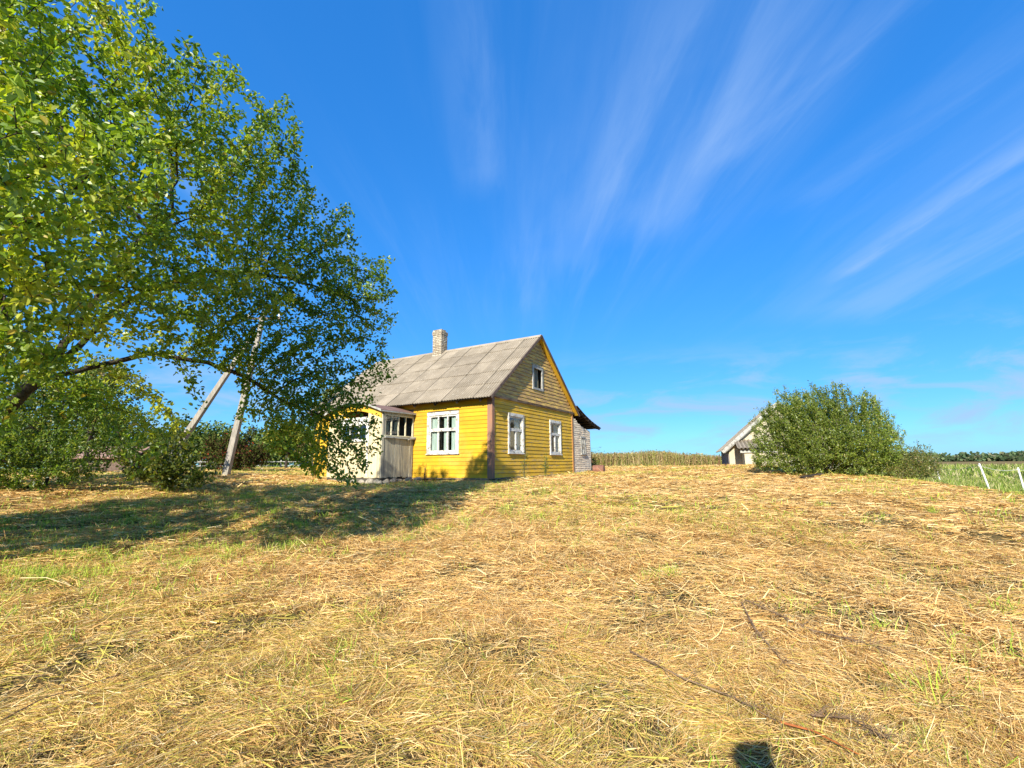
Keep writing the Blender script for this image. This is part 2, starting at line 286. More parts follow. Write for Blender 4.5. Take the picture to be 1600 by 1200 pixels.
def lumps(x, y):
    r = np.hypot(x, y); f = np.clip(1.25-r/45, 0, 1)
    wr = vnoise((x*.35+y*.94)*.9+3*vnoise(x*.3, y*.3), (x*.94-y*.35)*.28)            # low windrows left by the mower
    dx, dy = x+.7166, y-16.0545; u_ = dx*HX+dy*HY; v_ = -dx*HY+dy*HX; e_ = np.maximum(np.maximum(-u_-.3, u_-9.3), np.maximum(-v_, v_-9.8))
    return f*np.clip(.25+e_/3, .25, 1)*((fbm(x*2.1, y*2.1, 4)-.5)*.13+(wr-.5)*.09)
def G(x, y): return G0(x, y)+lumps(x, y)
def gz(x, y): return float(G(np.array([x]), np.array([y]))[0])
nr, na = 420, 520
rr = np.concatenate([[0.0], np.geomspace(.25, 4200, nr-1)])
aa = np.linspace(-R(78), R(78), na-60); aa = np.concatenate([aa, np.linspace(R(78), R(282), 62)[1:-1]])
RR, AA = np.meshgrid(rr, aa, indexing='ij'); X = RR*np.sin(AA); Y = RR*np.cos(AA); Z = G(X, Y)
Z = np.where(RR > 900, Z-(RR-900)*.001, Z)
nA = len(aa); i, j = np.meshgrid(np.arange(len(rr)-1), np.arange(nA), indexing='ij'); j2 = (j+1) % nA
F = np.stack([i*nA+j, i*nA+j2, (i+1)*nA+j2, (i+1)*nA+j], -1).reshape(-1, 4)
mw = mown(X, Y); pn = fbm(X*.5, Y*.5, 4)[..., None]; pf = fbm(X*.02+5, Y*.05, 4)[..., None]
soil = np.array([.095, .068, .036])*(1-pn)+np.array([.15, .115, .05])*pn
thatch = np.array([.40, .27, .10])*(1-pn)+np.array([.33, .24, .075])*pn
nf = np.clip((RR-7)/14, 0, 1)[..., None]; c_m = soil*(1-nf)+thatch*nf; soil_shade = (np.clip((-X-.5)/2, 0, 1)*np.exp(-((Y-9.8)/3.0)**2))[..., None]; c_m = c_m*(1-.65*soil_shade)  # last factor paints the big tree's shade into the soil colour
c_g = np.array([.10, .15, .025])*(1-pn)+np.array([.19, .20, .05])*pn
c_b = np.array([.20, .14, .075])*(1-pf)+np.array([.26, .20, .08])*pf
bf = np.clip((RR-110)/60, 0, 1)[..., None]; c_o = c_g*(1-bf)+c_b*bf
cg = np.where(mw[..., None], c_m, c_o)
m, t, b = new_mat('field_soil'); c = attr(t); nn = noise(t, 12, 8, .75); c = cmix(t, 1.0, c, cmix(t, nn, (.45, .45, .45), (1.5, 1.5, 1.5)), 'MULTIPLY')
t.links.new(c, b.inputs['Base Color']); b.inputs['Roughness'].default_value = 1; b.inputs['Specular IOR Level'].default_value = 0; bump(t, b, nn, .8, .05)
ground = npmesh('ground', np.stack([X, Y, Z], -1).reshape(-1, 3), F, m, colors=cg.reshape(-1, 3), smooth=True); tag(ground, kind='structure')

# ------------------------------------------------------------------ strips (hay, grass, stalks)
def strips(name, P, th, elev, length, width, colr, mat, bend=.0, seg=2, lift=None, droop=0.0):
    """P (n,3) base, th heading, elev pitch angle, flat ribbons with a random roll"""
    n = len(P); d = np.stack([np.cos(th)*np.cos(elev), np.sin(th)*np.cos(elev), np.sin(elev)], -1)
    sd_ = np.stack([-np.sin(th), np.cos(th), np.zeros(n)], -1); up = np.cross(d, sd_); up *= np.sign(up[:, 2:3]+1e-9)
    ro = rng.normal(0, .7, n)[:, None]; w = sd_*np.cos(ro)+up*np.sin(ro)
    bdir = sd_*rng.normal(0, 1, n)[:, None]*bend+up*(rng.normal(0, .6, n)[:, None]*bend)
    V = []
    for k in range(seg+1):
        s_ = k/seg; c_ = P+d*(length*s_)[:, None]+bdir*(length*4*s_*(1-s_))[:, None]
        c_[:, 2] -= droop*length*s_*s_
        wd = (width*(1-.75*abs(2*s_-1)**3 if droop == 0 else width*(1-.85*s_)) if False else width*(1-.6*s_))[:, None]
        V += [c_-w*wd/2, c_+w*wd/2]
    V = np.stack(V, 1).reshape(-1, 3); b_ = np.arange(n)[:, None]*(2*(seg+1))
    F = np.concatenate([b_+np.array([2*k, 2*k+1, 2*k+3, 2*k+2]) for k in range(seg)], 0)
    return V, F, np.repeat(colr, 2*(seg+1), 0)
def join(parts):
    V = []; F = []; C = []; o = 0
    for v, f, c in parts: V.append(v); F.append(f+o); C.append(c); o += len(v)
    return np.concatenate(V), np.concatenate(F), np.concatenate(C)
def polar(n, r0, r1, amax):
    r = np.sqrt(rng.random(n)*(r1*r1-r0*r0)+r0*r0); a = (rng.random(n)*2-1)*amax; return r*np.sin(a), r*np.cos(a)
PAL = np.array([(.92, .68, .37), (.76, .50, .22), (.62, .38, .16), (.36, .22, .11), (.50, .40, .28), (.56, .48, .13), (.98, .82, .54)])
def in_house(x, y):
    dx, dy = x+.7166, y-16.0545; u_ = dx*HX+dy*HY; v_ = -dx*HY+dy*HX
    return ((u_ > -.02) & (u_ < 9.2) & (v_ > -.02) & (v_ < 9.7)) | ((u_ > -1.7) & (u_ < 0) & (v_ > 3.55) & (v_ < 6.5))
parts = []
for (r0, r1, n, L0, L1, w0, w1, seg) in ((.9, 4.5, 320000, .03, .20, .0016, .0050, 3), (4.5, 9, 330000, .05, .24, .0032, .0078, 2), (9, 16, 290000, .07, .24, .007, .014, 1), (16, 28, 230000, .10, .28, .014, .026, 1), (28, 44, 80000, .18, .4, .03, .05, 1)):
    x, y = polar(int(n*1.15), r0, r1, R(66)); k = mown(x, y) & ~in_house(x, y); x, y = x[k], y[k]; n = len(x)
    den = fbm(x*1.6+40, y*1.6, 3); k = rng.random(n) < np.clip(.5+(den-.36)*3.0, .28, 1); x, y = x[k], y[k]; n = len(x)
    fl = .25+2.6*(vnoise(x*.5+7, y*.5)-.5)+3.6*(vnoise(x*2.6, y*2.6+31)-.5)+1.6*(vnoise(x*7, y*7+11)-.5)
    th = fl+rng.normal(0, .50, n)+np.where(rng.random(n) < .30, rng.random(n)*6.28, 0)+np.pi*(rng.random(n) < .5)
    ln = rng.uniform(L0, L1, n); ln = L0+(L1-L0)*rng.random(n)**1.7; ln *= np.where(rng.random(n) < .035, 2.0, 1)
    el = rng.normal(.03, .10 if r0 < 9 else .06, n)+np.where(rng.random(n) < (.05 if r0 < 9 else .015), rng.uniform(.15, .7, n), 0)
    zz = G(x, y)+rng.random(n)**1.3*.05*(.5+1.2*vnoise(x*4+9, y*4))+.003
    tilt = np.clip(el, -.15, 1.2)
    base = np.stack([x-np.cos(th)*ln/2, y-np.sin(th)*ln/2, zz], -1); gb = G(base[:, 0], base[:, 1]); base[:, 2] = np.maximum(base[:, 2], gb+.004)
    straw_shade = np.clip((-x-.5)/2, 0, 1)*np.exp(-((y-9.8)/3.0)**2)  # tree shadow zone: shade put into the straw as more brown, less green
    green = np.clip((fbm(x*.33+3, y*.33+8, 3)-.47)*2.0+.06+.30*np.clip((-x-1)/8, 0, 1)+.18*np.clip((y-14)/10, 0, 1), .02, .6)*(1-.6*straw_shade)
    brown = np.clip((fbm(x*.8+13, y*.8+2, 3)-.5)*2.2+.08+.75*straw_shade, .04, .95)
    u_ = rng.random(n); pr = rng.random(n)
    idx = np.where(pr < .30, 0, np.where(pr < .62, 1, np.where(pr < .82, 2, np.where(pr < .88, 3, np.where(pr < .93, 4, 6)))))
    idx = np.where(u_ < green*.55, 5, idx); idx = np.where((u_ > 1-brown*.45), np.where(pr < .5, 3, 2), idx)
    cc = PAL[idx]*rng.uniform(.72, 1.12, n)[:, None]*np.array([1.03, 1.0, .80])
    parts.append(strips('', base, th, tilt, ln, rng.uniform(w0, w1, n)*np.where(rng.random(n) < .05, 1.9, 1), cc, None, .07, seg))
two = [q for q, s_ in zip(parts, (2, 2, 1, 1, 1))]
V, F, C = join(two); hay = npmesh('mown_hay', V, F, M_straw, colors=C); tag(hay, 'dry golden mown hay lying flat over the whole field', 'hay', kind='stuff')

# fresh green blades: tufts standing in the stubble, thicker towards the shaded left
GP = np.array([(.30, .44, .05), (.44, .55, .07), (.22, .33, .04), (.52, .56, .12)])
def blades(x, y, L0, L1, w0, w1, el0, pal, seg=2, droop=.25, zoff=0):
    n = len(x); P = np.stack([x, y, G(x, y)+zoff], -1)
    return strips('', P, rng.random(n)*6.283, rng.uniform(el0, 1.5, n), rng.uniform(L0, L1, n), rng.uniform(w0, w1, n), pal[rng.integers(0, len(pal), n)]*rng.uniform(.8, 1.15, n)[:, None], None, .06, seg, droop=droop)
tuf = []
x, y = polar(1500, 1.6, 15, R(60)); wgt = .07+.9*np.clip((-x-.5)/5, 0, 1)*np.clip((y-3)/3, 0, 1); k = (rng.random(len(x)) < wgt) & ~in_house(x, y) & mown(x, y)
for a_, b_ in zip(x[k], y[k]):
    q = rng.integers(10, 60); rad = rng.uniform(.03, .2); tuf.append((a_+rng.normal(0, rad, q), b_+rng.normal(0, rad, q)))
for cx_, cy_, rd, cnt in ((-5.8, 6.0, .5, 14), (-5.2, 6.1, .35, 8), (-6.4, 6.6, .4, 8), (-3.2, 7.2, .9, 14), (-2.0, 8.2, .9, 12), (1.2, 5.2, .15, 2), (2.6, 4.4, .3, 3), (3.6, 3.4, .25, 3)):
    for _ in range(cnt):
        a_, b_ = cx_+rng.normal(0, rd), cy_+rng.normal(0, rd*.6); q = rng.integers(20, 60); tuf.append((a_+rng.normal(0, .07, q), b_+rng.normal(0, .07, q)))
xs = np.concatenate([a for a, _ in tuf]); ys = np.concatenate([b_ for _, b_ in tuf])
g1 = blades(xs, ys, .08, .24, .004, .009, .7, GP)
x, y = polar(9000, 1.5, 9, R(60)); k = mown(x, y) & (fbm(x*.9+3, y*.9+60, 3) > .46); g2 = blades(x[k], y[k], .06, .16, .003, .006, .7, GP)
x, y = polar(60000, 6, 32, R(60)); k = mown(x, y) & ~in_house(x, y) & (fbm(x*.33+3, y*.33+8, 3)+.12*np.clip(-x/8, 0, 1) > .50); g3 = blades(x[k], y[k], .08, .2, .008, .02, .6, GP)
V, F, C = join([g1, g2, g3]); tag(npmesh('grass', V, F, M_straw, colors=C), 'fresh green grass shoots growing up through the mown hay', 'grass', kind='stuff')
# the unmown green pasture on the right
MP = np.array([(.18, .26, .045), (.26, .32, .06), (.36, .36, .11), (.50, .45, .22), (.13, .20, .035)])
pp = []
for r0, r1, n, L0, L1, w0, w1 in ((9, 22, 90000, .12, .32, .008, .018), (22, 50, 100000, .2, .45, .02, .045), (50, 120, 60000, .35, .8, .07, .16)):
    x, y = polar(n, r0, r1, R(60)); k = (~mown(x, y)) & ((x > 6) | (y > 44)); x, y = x[k], y[k]; h_ = fbm(x*.25+9, y*.25+2, 3); k = rng.random(len(x)) < np.clip(.35+(h_-.4)*4, .15, 1)
    pp.append(blades(x[k], y[k], L0, L1, w0, w1, .7, MP, 1))
V, F, C = join(pp); tag(npmesh('pasture_grass', V, F, M_straw, colors=C), 'uncut green pasture grass beyond the white fence posts', 'pasture grass', kind='stuff')
# bank of tall autumn weeds behind the mown field
n = 26000; x = rng.uniform(-1, 20.5, n); y = 36.6+rng.random(n)**1.3*6+(fbm(x*.4, x*0, 3)-.5)*2
hgt = (.75+.75*fbm(x*.5, y*.5+4, 3))*np.clip(1.15-.03*abs(x-9), .6, 1.1)*rng.uniform(.55, 1.0, n)
WP = np.array([(.34, .24, .12), (.27, .26, .07), (.42, .33, .17), (.20, .22, .06), (.30, .17, .10)])
P = np.stack([x, y, G(x, y)], -1); cc = WP[rng.integers(0, 5, n)]*rng.uniform(.75, 1.2, n)[:, None]
w1_ = strips('', P, rng.random(n)*6.28, rng.uniform(1.25, 1.56, n), hgt, rng.uniform(.03, .06, n), cc, None, .05, 2, droop=.05)
k = 30000; q = rng.integers(0, n, k); s_ = rng.uniform(.15, 1, k); P2 = P[q]+np.stack([rng.normal(0, .06, k), rng.normal(0, .06, k), hgt[q]*s_], -1)
w2_ = strips('', P2, rng.random(k)*6.28, rng.uniform(-.3, 1.1, k), rng.uniform(.08, .2, k), rng.uniform(.04, .09, k), WP[rng.integers(0, 5, k)]*rng.uniform(.7, 1.3, k)[:, None], None, .05, 2)
V, F, C = join([w1_, w2_]); tag(npmesh('tall_weeds', V, F, M_farleaf, colors=C), 'brownish bank of tall seeding weeds at the back of the field', 'weeds', kind='stuff')

# ------------------------------------------------------------------ the yellow house
HC = Vector((-.71664, 16.05447, 1.0925)); YAW = .5334
house = empty('wooden_house', HC, math.pi/2-YAW, 'old yellow weatherboarded farmhouse with grey corrugated roof and white framed windows', 'house')
W, LH = 7.05, 9.62; ZT, ZR = 2.9, 5.873; OE, OG = .45, .22; ZE = 2.772; SL = (ZR-ZE)/(W/2+.407)
def ywall(mb, axis, u0, u1, z0, z1, holes, e=.145, th=.024, clip=None):
    """lapped boards; axis 'x': wall along local x at y=0 facing -y; axis 'y': wall along local y at x=0 facing -x"""
    z = z0; row = 0
    while z < z1-1e-3:
        zt = min(z+e, z1); lo, hi = u0, u1
        if clip:
            lo, hi = clip(z+e*.5)
            if hi-lo < .05: break
        cuts = [(lo, hi)]
        for (a, b_, c_, d) in holes:
            if c_ < zt-.02 and d > z+.02:
                nc = []
                for (p, q) in cuts:
                    if a > p: nc.append((p, min(a, q)))
                    if b_ < q: nc.append((max(b_, p), q))
                cuts = [s_ for s_ in nc if s_[1]-s_[0] > .01]
        for (p, q) in cuts:
            pts = [p]; 
            while q-pts[-1] > 4.2: pts.append(pts[-1]+rng.uniform(1.8, 3.6))
            pts.append(q)
            for s0, s1 in zip(pts, pts[1:]):
                if s1-s0 < .02: continue
                s1 = s1-.004 if s1 != q else s1; tn = rng.uniform(.84, 1.08); o0 = th+rng.uniform(0, .004); o1 = .008; sg = rng.normal(0, .002)
                sec = [(o0, z+.009+sg), (o1, zt), (-.02, zt), (-.02, z+.009+sg)]
                if axis == 'x': mb.prism([(s0, -o, zz) for o, zz in sec], (s1-s0, 0, 0), tn)
                else: mb.prism([(-o, s0, zz) for o, zz in sec], (0, s1-s0, 0), tn)
        z += e; row += 1
FWIN = (1.40, 2.90, .90, 2.42); G1 = (1.05, 2.23, .90, 2.36); G2 = (4.53, 5.67, .90, 2.36); AT = (2.96, 3.92, 3.52, 4.53)
mb = MB(); ywall(mb, 'y', .165, LH-.1, .02, 3.0, [FWIN, (3.62, 6.40, -1, 2.55)]); mb.build('wall', M_yfront, house)
mb = MB(); ywall(mb, 'x', .10, W-.10, .02, ZT, [G1, G2]); mb.build('wall', M_ygable, house)
mb = MB()
def aclip(z): hw = (ZR-.12-z)/SL; return (max(W/2-hw, -.0), min(W/2+hw, W))
ywall(mb, 'x', 0, W, ZT+.03, ZR-.1, [AT], clip=aclip); o = mb.build('wall', M_attic, house); o.location.y = -.03; o['label'] = 'flaking brown and yellow attic boards above the belt board'
# log core behind the boards (room walls), with holes for the windows: boxes butted round the openings
def core(mb, axis, u0, u1, z0, z1, holes, t0, t1):
    us = sorted({u0, u1, *[h[0] for h in holes], *[h[1] for h in holes]}); zs = sorted({z0, z1, *[h[2] for h in holes], *[h[3] for h in holes]})
    for a, b_ in zip(us, us[1:]):
        for c_, d in zip(zs, zs[1:]):
            mu, mz = (a+b_)/2, (c_+d)/2
            if any(h[0] < mu < h[1] and h[2] < mz < h[3] for h in holes): continue
            mb.box((a, t0, c_), (b_, t1, d)) if axis == 'x' else mb.box((t0, a, c_), (t1, b_, d))
mb = MB(); core(mb, 'y', .2, LH, -.5, 3.05, [FWIN], .0, .16); core(mb, 'x', 0, W, -.5, ZT, [G1, G2], .0, .16)
mb.box((W-.16, .2, -.5), (W, LH, 3.05)); mb.box((.2, LH-.16, -.5), (W-.2, LH, 3.05)); mb.box((.2, .2, .28), (W-.2, LH-.2, .34)); mb.box((.2, .2, 2.86), (W-.2, LH-.2, 2.93))
mb.box((.2, 4.6, .35), (W-.2, 4.7, 2.85)); mb.build('room_shell', M_inside, house)
for y0 in (.05, LH-.1):                                      # gable triangles, front one with the attic opening
    mb = MB()
    h = AT if y0 < 1 else None
    def tri(xa, xb, za=None):
        n = 14; xs = np.linspace(xa, xb, n+1)
        for p, q in zip(xs, xs[1:]):
            zp = ZR-.1-SL*abs(p-W/2); zq = ZR-.1-SL*abs(q-W/2); lo = za if za else 3.06
            if min(zp, zq) > lo+.01: mb.prism([(p, y0, lo), (q, y0, lo), (q, y0, zq), (p, y0, zp)], (0, .05, 0))
    if h is None: tri(.1, W-.1)
    else: tri(.1, h[0]); tri(h[1], W-.1); mb.box((h[0], y0, 3.06), (h[1], y0+.05, h[2])); tri(h[0], h[1], h[3])
    mb.build('gable_lining', M_inside, house)
# foundation, drip board, belt board, corner boards
mb = MB(); mb.box((.03, .03, -.9), (W-.03, LH, .015)); mb.build('foundation', M_stone, house, .02)
mb = MB(); mb.bar((.1, -.045, .0), (W-.1, -.045, .04), .09, .03); mb.bar((-.04, .12, .0), (-.04, 3.6, .0), .07, .03); mb.build('drip_board', M_belt, house)
mb = MB(); mb.prism([(-.22, -.075, ZT-.06), (-.22, .0, ZT-.06), (-.22, .0, ZT+.05), (-.22, -.105, ZT+.025)], (W+.50, 0, 0)); mb.build('belt_board', M_belt, house)
mb = MB(); mb.box((-.045, .0, .0), (-.0, .16, 2.99)); mb.box((-.045, -.045, .0), (.12, -.0, ZT-.065)); mb.build('corner_board', M_corner, house, .004)
mb = MB(); mb.box((W-.12, -.045, .05), (W+.03, .0, ZT-.065)); mb.build('corner_board', M_corner2, house, .004)
# windows
def lit_window(plane, a, b_, z0, z1, mull, trans, mat=M_white, cas=.10, glass=True, name='window', curtains=True, casing_label=None):
    """plane 'x' = gable (y=0), 'y' = front (x=0); mull = glazing bars as fractions, trans = transom height"""
    def q(u_, o_, z): return (u_, -o_, z) if plane == 'x' else (-o_, u_, z)
    def bx(m_, u0, u1, o0, o1, zz0, zz1):
        p, r = q(u0, o0, zz0), q(u1, o1, zz1); m_.box(tuple(min(i, j) for i, j in zip(p, r)), tuple(max(i, j) for i, j in zip(p, r)))
    fr = MB(); bx(fr, a-.0, b_+.0, .0, .062, z1-cas, z1+.02); bx(fr, a, a+cas, .0, .055, z0, z1-cas); bx(fr, b_-cas, b_, .0, .055, z0, z1-cas); bx(fr, a+cas, b_-cas, .0, .05, z0, z0+cas*.6)
    bx(fr, a-.03, b_+.03, .0, .085, z0-.035, z0-.001)
    f = fr.build(name, mat, house, .004)
    sa = MB(); i0, i1, k0, k1 = a+cas+.001, b_-cas-.001, z0+cas*.6+.001, z1-cas-.001; s_ = .055
    bx(sa, i0, i1, -.05, .02, k1-s_, k1); bx(sa, i0, i1, -.05, .02, k0, k0+s_); bx(sa, i0, i0+s_, -.05, .02, k0+s_, k1-s_); bx(sa, i1-s_, i1, -.05, .02, k0+s_, k1-s_)
    zt = k0+(k1-k0)*trans; bx(sa, i0+s_, i1-s_, -.05, .026, zt-.055, zt+.055)
    for sect, (ms, w_) in enumerate(mull):
        for mm in ms:
            uc = i0+(i1-i0)*mm
            if sect == 0: bx(sa, uc-w_, uc+w_, -.05, .018, k0+s_, zt-.055)
            else: bx(sa, uc-w_*.8, uc+w_*.8, -.05, .018, zt+.055, k1-s_)
    sa.build('sash', mat, f, .003)
    if glass: gl = MB(); bx(gl, i0+.02, i1-.02, -.022, -.018, k0+.02, k1-.02); gl.build('pane', M_glass, f)
    if curtains:
        cu = MB()
        for (c0, c1) in curtains:
            n = 22; us = np.linspace(i0+(i1-i0)*c0, i0+(i1-i0)*c1, n); P = []
            for uu in us: o_ = -.09-.018*math.sin((uu-i0)*55)-.006*math.sin((uu-i0)*131); P += [q(uu, o_, k0-.05), q(uu, o_, k1+.04)]
            cu.poly(P, [(2*i, 2*i+2, 2*i+3, 2*i+1) for i in range(n-1)])
        cu.build('curtain', M_curtain, f)
    return f
lit_window('y', *FWIN, [((.34, .68), .032), ((.34, .68), .026)], .60, curtains=[(0, .24), (.42, .53), (.74, .97)])
lit_window('x', *G1, [((.52,), .04), ((), .02)], .62, curtains=[(.0, .10), (.60, 1.0)])
lit_window('x', *G2, [((.5,), .04), ((), .02)], .62, curtains=[(.55, 1.0)])
o = empty('attic_window', parent := (0, -.03, 0)) if False else None
mb = MB(); a, b_, z0, z1 = AT; c_ = .115
mb.box((a, -.085, z1-c_), (b_, -.03, z1)); mb.box((a, -.08, z0), (a+c_, -.03, z1-c_)); mb.box((b_-c_, -.08, z0), (b_, -.03, z1-c_)); mb.box((a+c_, -.078, z0), (b_-c_, -.03, z0+c_*.8)); mb.box((a-.02, -.10, z1+.001), (b_+.02, -.03, z1+.03))
aw = mb.build('window', M_greyframe, house, .004); aw['label'] = 'small glassless attic window with a grey frame and hanging drape'
mb = MB(); n = 14; P = []
for i in range(n):
    s_ = i/(n-1); P += [(a+c_+.52*s_-.02, .02+.02*math.sin(i*1.3), z0+.08), (a+c_+.46*s_-.02+.12*s_, .02+.015*math.sin(i), z1-.1)]
mb.poly(P, [(2*i, 2*i+2, 2*i+3, 2*i+1) for i in range(n-1)]); mb.build('drape', M_drape, aw)
# roof: corrugated sheets laid in rows
def corr_sheet(V, F, C, org, du, dv, nrm, wid, length, waves, amp, tone, sag=None):
    per = 8; nu = int(waves*per); b0 = len(V)
    for jv in (0, .5, 1):
        for iu in range(nu+1):
            uu = wid*iu/nu; p = org+du*uu+dv*(length*jv)+nrm*(amp*math.cos(2*math.pi*iu/per))
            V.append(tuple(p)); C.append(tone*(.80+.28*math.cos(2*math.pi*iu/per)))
    for jv in range(2):
        for iu in range(nu): k = b0+jv*(nu+1)+iu; F.append((k, k+1, k+nu+2, k+nu+1))
def corr_roof(name, org, du, dv, nrm, width, length, sw, sl, waves, amp, parent, mat, th=.008, jit=.004, ragged=.0):
    V, F, C = [], [], []; ncol = int(round(width/sw)); nrow = int(math.ceil(length/sl)); sw = width/ncol; sl = length/nrow
    for i in range(ncol):
        cj = random.gauss(0, jit)
        for j in range(nrow):
            o_ = org+du*(i*sw)+dv*(j*sl-(.05 if j else random.uniform(0, ragged))+random.gauss(0, .012))+nrm*(.0+.012*(nrow-j)*0+random.gauss(0, jit)+.004+(i % 2)*.016)
            tilt = (dv-nrm*(.020/sl)).normalized()
            corr_sheet(V, F, C, o_+nrm*.022, (du+nrm*random.gauss(0, .004)).normalized(), tilt, nrm, sw-.016, sl+.05, waves, amp, random.uniform(.84, 1.08))
    o = npmesh(name, V, F, mat, parent, colors=np.array(C)[:, None]*np.ones(3), cname='tone', smooth=False)
    s_ = o.modifiers.new('thick', 'SOLIDIFY'); s_.thickness = th; s_.offset = 0; return o
hw = W/2+.407; sl_len = math.hypot(hw, ZR-ZE); k_ = Vector((hw, 0, ZR-ZE)).normalized(); nr_ = Vector((-(ZR-ZE), 0, hw)).normalized()
Y0, Y1 = -OG, 9.62
corr_roof('roof', Vector((-.407, Y0, ZE)), Vector((0, 1, 0)), k_, nr_, Y1-Y0, sl_len, .70, 1.11, 6, .021, house, M_roof, ragged=.03)
k2 = Vector((-hw, 0, ZR-ZE)).normalized(); n2_ = Vector((ZR-ZE, 0, hw)).normalized()
corr_roof('roof', Vector((W+.407, Y0, ZE)), Vector((0, 1, 0)), k2, n2_, Y1-Y0, sl_len, .70, 1.11, 6, .021, house, M_roof)
mb = MB()                                                     # under-boards, rafter tails and fascia
for s_, kk, nn_ in ((-1, k_, nr_), (1, k2, n2_)):
    e = Vector((-.38 if s_ < 0 else W+.38, 0, ZE+.01))
    A, B_ = e-nn_*.035, e+kk*(sl_len-.04)-nn_*.035
    mb.prism([A+Vector((0, Y0+.04, 0)), B_+Vector((0, Y0+.04, 0)), B_+nn_*.022+Vector((0, Y0+.04, 0)), A+nn_*.022+Vector((0, Y0+.04, 0))], (0, Y1-Y0-.08, 0))
    for yy in np.arange(.3, LH, 1.02): mb.bar(e+Vector((0, yy, 0))+kk*.02-nn_*.10, e+Vector((0, yy, 0))+kk*.75-nn_*.10, .07, .12, up=tuple(nn_))
mb.build('roof_boards', M_dark, house)
# gable overhang: yellow soffits, barge boards
for s_, kk, nn_ in ((-1, k_, nr_), (1, k2, n2_)):
    e = Vector((-.40 if s_ < 0 else W+.40, 0, ZE)); A = e-nn_*.05; B_ = e+kk*(sl_len-.005)-nn_*.05
    mb = MB(); mb.prism([A+Vector((0, Y0-.012, 0)), B_+Vector((0, Y0-.012, 0)), B_+nn_*.10+Vector((0, Y0-.012, 0)), A+nn_*.10+Vector((0, Y0-.012, 0))][::1], (0, -.026, 0)); mb.build('barge_board', M_barge, house)
    mb = MB(); d0 = .20 if s_ < 0 else .20
    A2 = e+kk*.12-nn_*(.062); B2 = e+kk*(sl_len-.05)-nn_*.062
    mb.prism([A2+Vector((0, Y0, 0)), B2+Vector((0, Y0, 0)), B2-nn_*.02+Vector((0, Y0, 0)), A2-nn_*.02+Vector((0, Y0, 0))], (0, abs(Y0)-.055, 0)); mb.build('soffit', M_ysoffit if s_ > 0 else M_barge, house)
mb = MB()                                                     # ridge capping
mb.prism([(W/2-.16, Y0, ZR-.075), (W/2, Y0, ZR+.055), (W/2+.16, Y0, ZR-.075), (W/2+.15, Y0, ZR-.09), (W/2, Y0, ZR+.04), (W/2-.15, Y0, ZR-.09)], (0, Y1-Y0, 0)); mb.build('ridge_cap', M_roof, house)
# chimney with a few corbelled and worn courses
ch = MB(); cx, cy = 3.40, 5.20; random.seed(3)
z = 5.2; row = 0
while z < 6.90:
    ex = .0 if z < 6.62 or z > 6.83 else .02; hwx, hwy = .23+ex, .27+ex; tn = 1
    for sx in (-1, 1):
        for k in range(3):
            if z > 6.80 and random.random() < .3: continue
            w_ = 2*hwy/3; y0 = cy-hwy+k*w_; j = random.uniform(-.006, .008); ch.box((cx+sx*(hwx)-(.11 if sx > 0 else 0)-(0 if sx > 0 else j), y0+.004, z), (cx+sx*hwx+(.11 if sx < 0 else 0)+(j if sx > 0 else 0), y0+w_-.004, z+.078))
    for sy in (-1, 1):
        for k in range(2):
            if z > 6.80 and random.random() < .3: continue
            w_ = (2*hwx-.24)/2; x0 = cx-hwx+.12+k*w_; j = random.uniform(-.006, .008); ch.box((x0+.004, cy+sy*hwy-(.11 if sy > 0 else j), z), (x0+w_-.004, cy+sy*hwy+(.11 if sy < 0 else j), z+.078))
    z += .086; row += 1
ch.box((cx-.2, cy-.24, 5.2), (cx-.13, cy+.24, 6.78)); ch.box((cx+.13, cy-.24, 5.2), (cx+.2, cy+.24, 6.78)); ch.box((cx-.13, cy-.24, 5.2), (cx+.13, cy-.17, 6.78)); ch.box((cx-.13, cy+.17, 5.2), (cx+.13, cy+.24, 6.78))
ch.build('chimney', M_brick, house, .004)
# lean-to on the far side, shingled, under a sagging dark roof
EX = 9.28
def ext_top(x): s_ = (x-W)/(EX-W); return 2.80-.62*s_-.16*math.sin(math.pi*s_)*.9
mb = MB(); z = -.05; e = .105; r_ = 0
while z < 2.9:
    x = W+.04-((r_ % 2)*.13)
    while x < EX:
        x0, x1 = max(x, W+.035), min(x+.26, EX); zt = min(z+e+.01, ext_top((x0+x1)/2)-.01)
        if x1-x0 > .03 and zt-z > .03 and not (8.02 < (x0+x1)/2 < 8.66 and z > .9 and zt < 1.83):
            tn = rng.uniform(.78, 1.1); o0 = .016+rng.uniform(0, .008); d = rng.uniform(-.008, .008)
            mb.prism([(x0+.003, -o0, z+d), (x0+.003, -.004, zt), (x0+.003, .01, zt), (x0+.003, .01, z+d)], (x1-x0-.006, 0, 0), tn)
        x += .26
    z += e; r_ += 1
mb.build('wall', M_shingle, house).__setitem__('label', 'grey white shingled wall of the lean-to')
mb = MB(); xs = np.linspace(W+.03, EX, 10)
for p, q in zip(xs, xs[1:]):
    mid = (p+q)/2; lo = -.6
    if 8.02 < mid < 8.66: mb.prism([(p, .012, lo), (q, .012, lo), (q, .012, .98), (p, .012, .98)], (0, .1, 0)); mb.prism([(p, .012, 1.76), (q, .012, 1.76), (q, .012, ext_top(q)-.04), (p, .012, ext_top(p)-.04)], (0, .1, 0))
    else: mb.prism([(p, .012, lo), (q, .012, lo), (q, .012, ext_top(q)-.04), (p, .012, ext_top(p)-.04)], (0, .1, 0))
mb.box((EX-.1, .113, -.6), (EX, 7.5, 2.1)); mb.build('room_shell', M_inside, house)
mb = MB(); mb.box((EX-.0, -.02, -.3), (EX+.05, 7.5, 2.1)); mb.build('wall', M_greyframe, house)
mb = MB()
for i in range(3):
    mb.box((8.03+.25*i, -.045, .98), (8.09+.25*i, .03, 1.74))
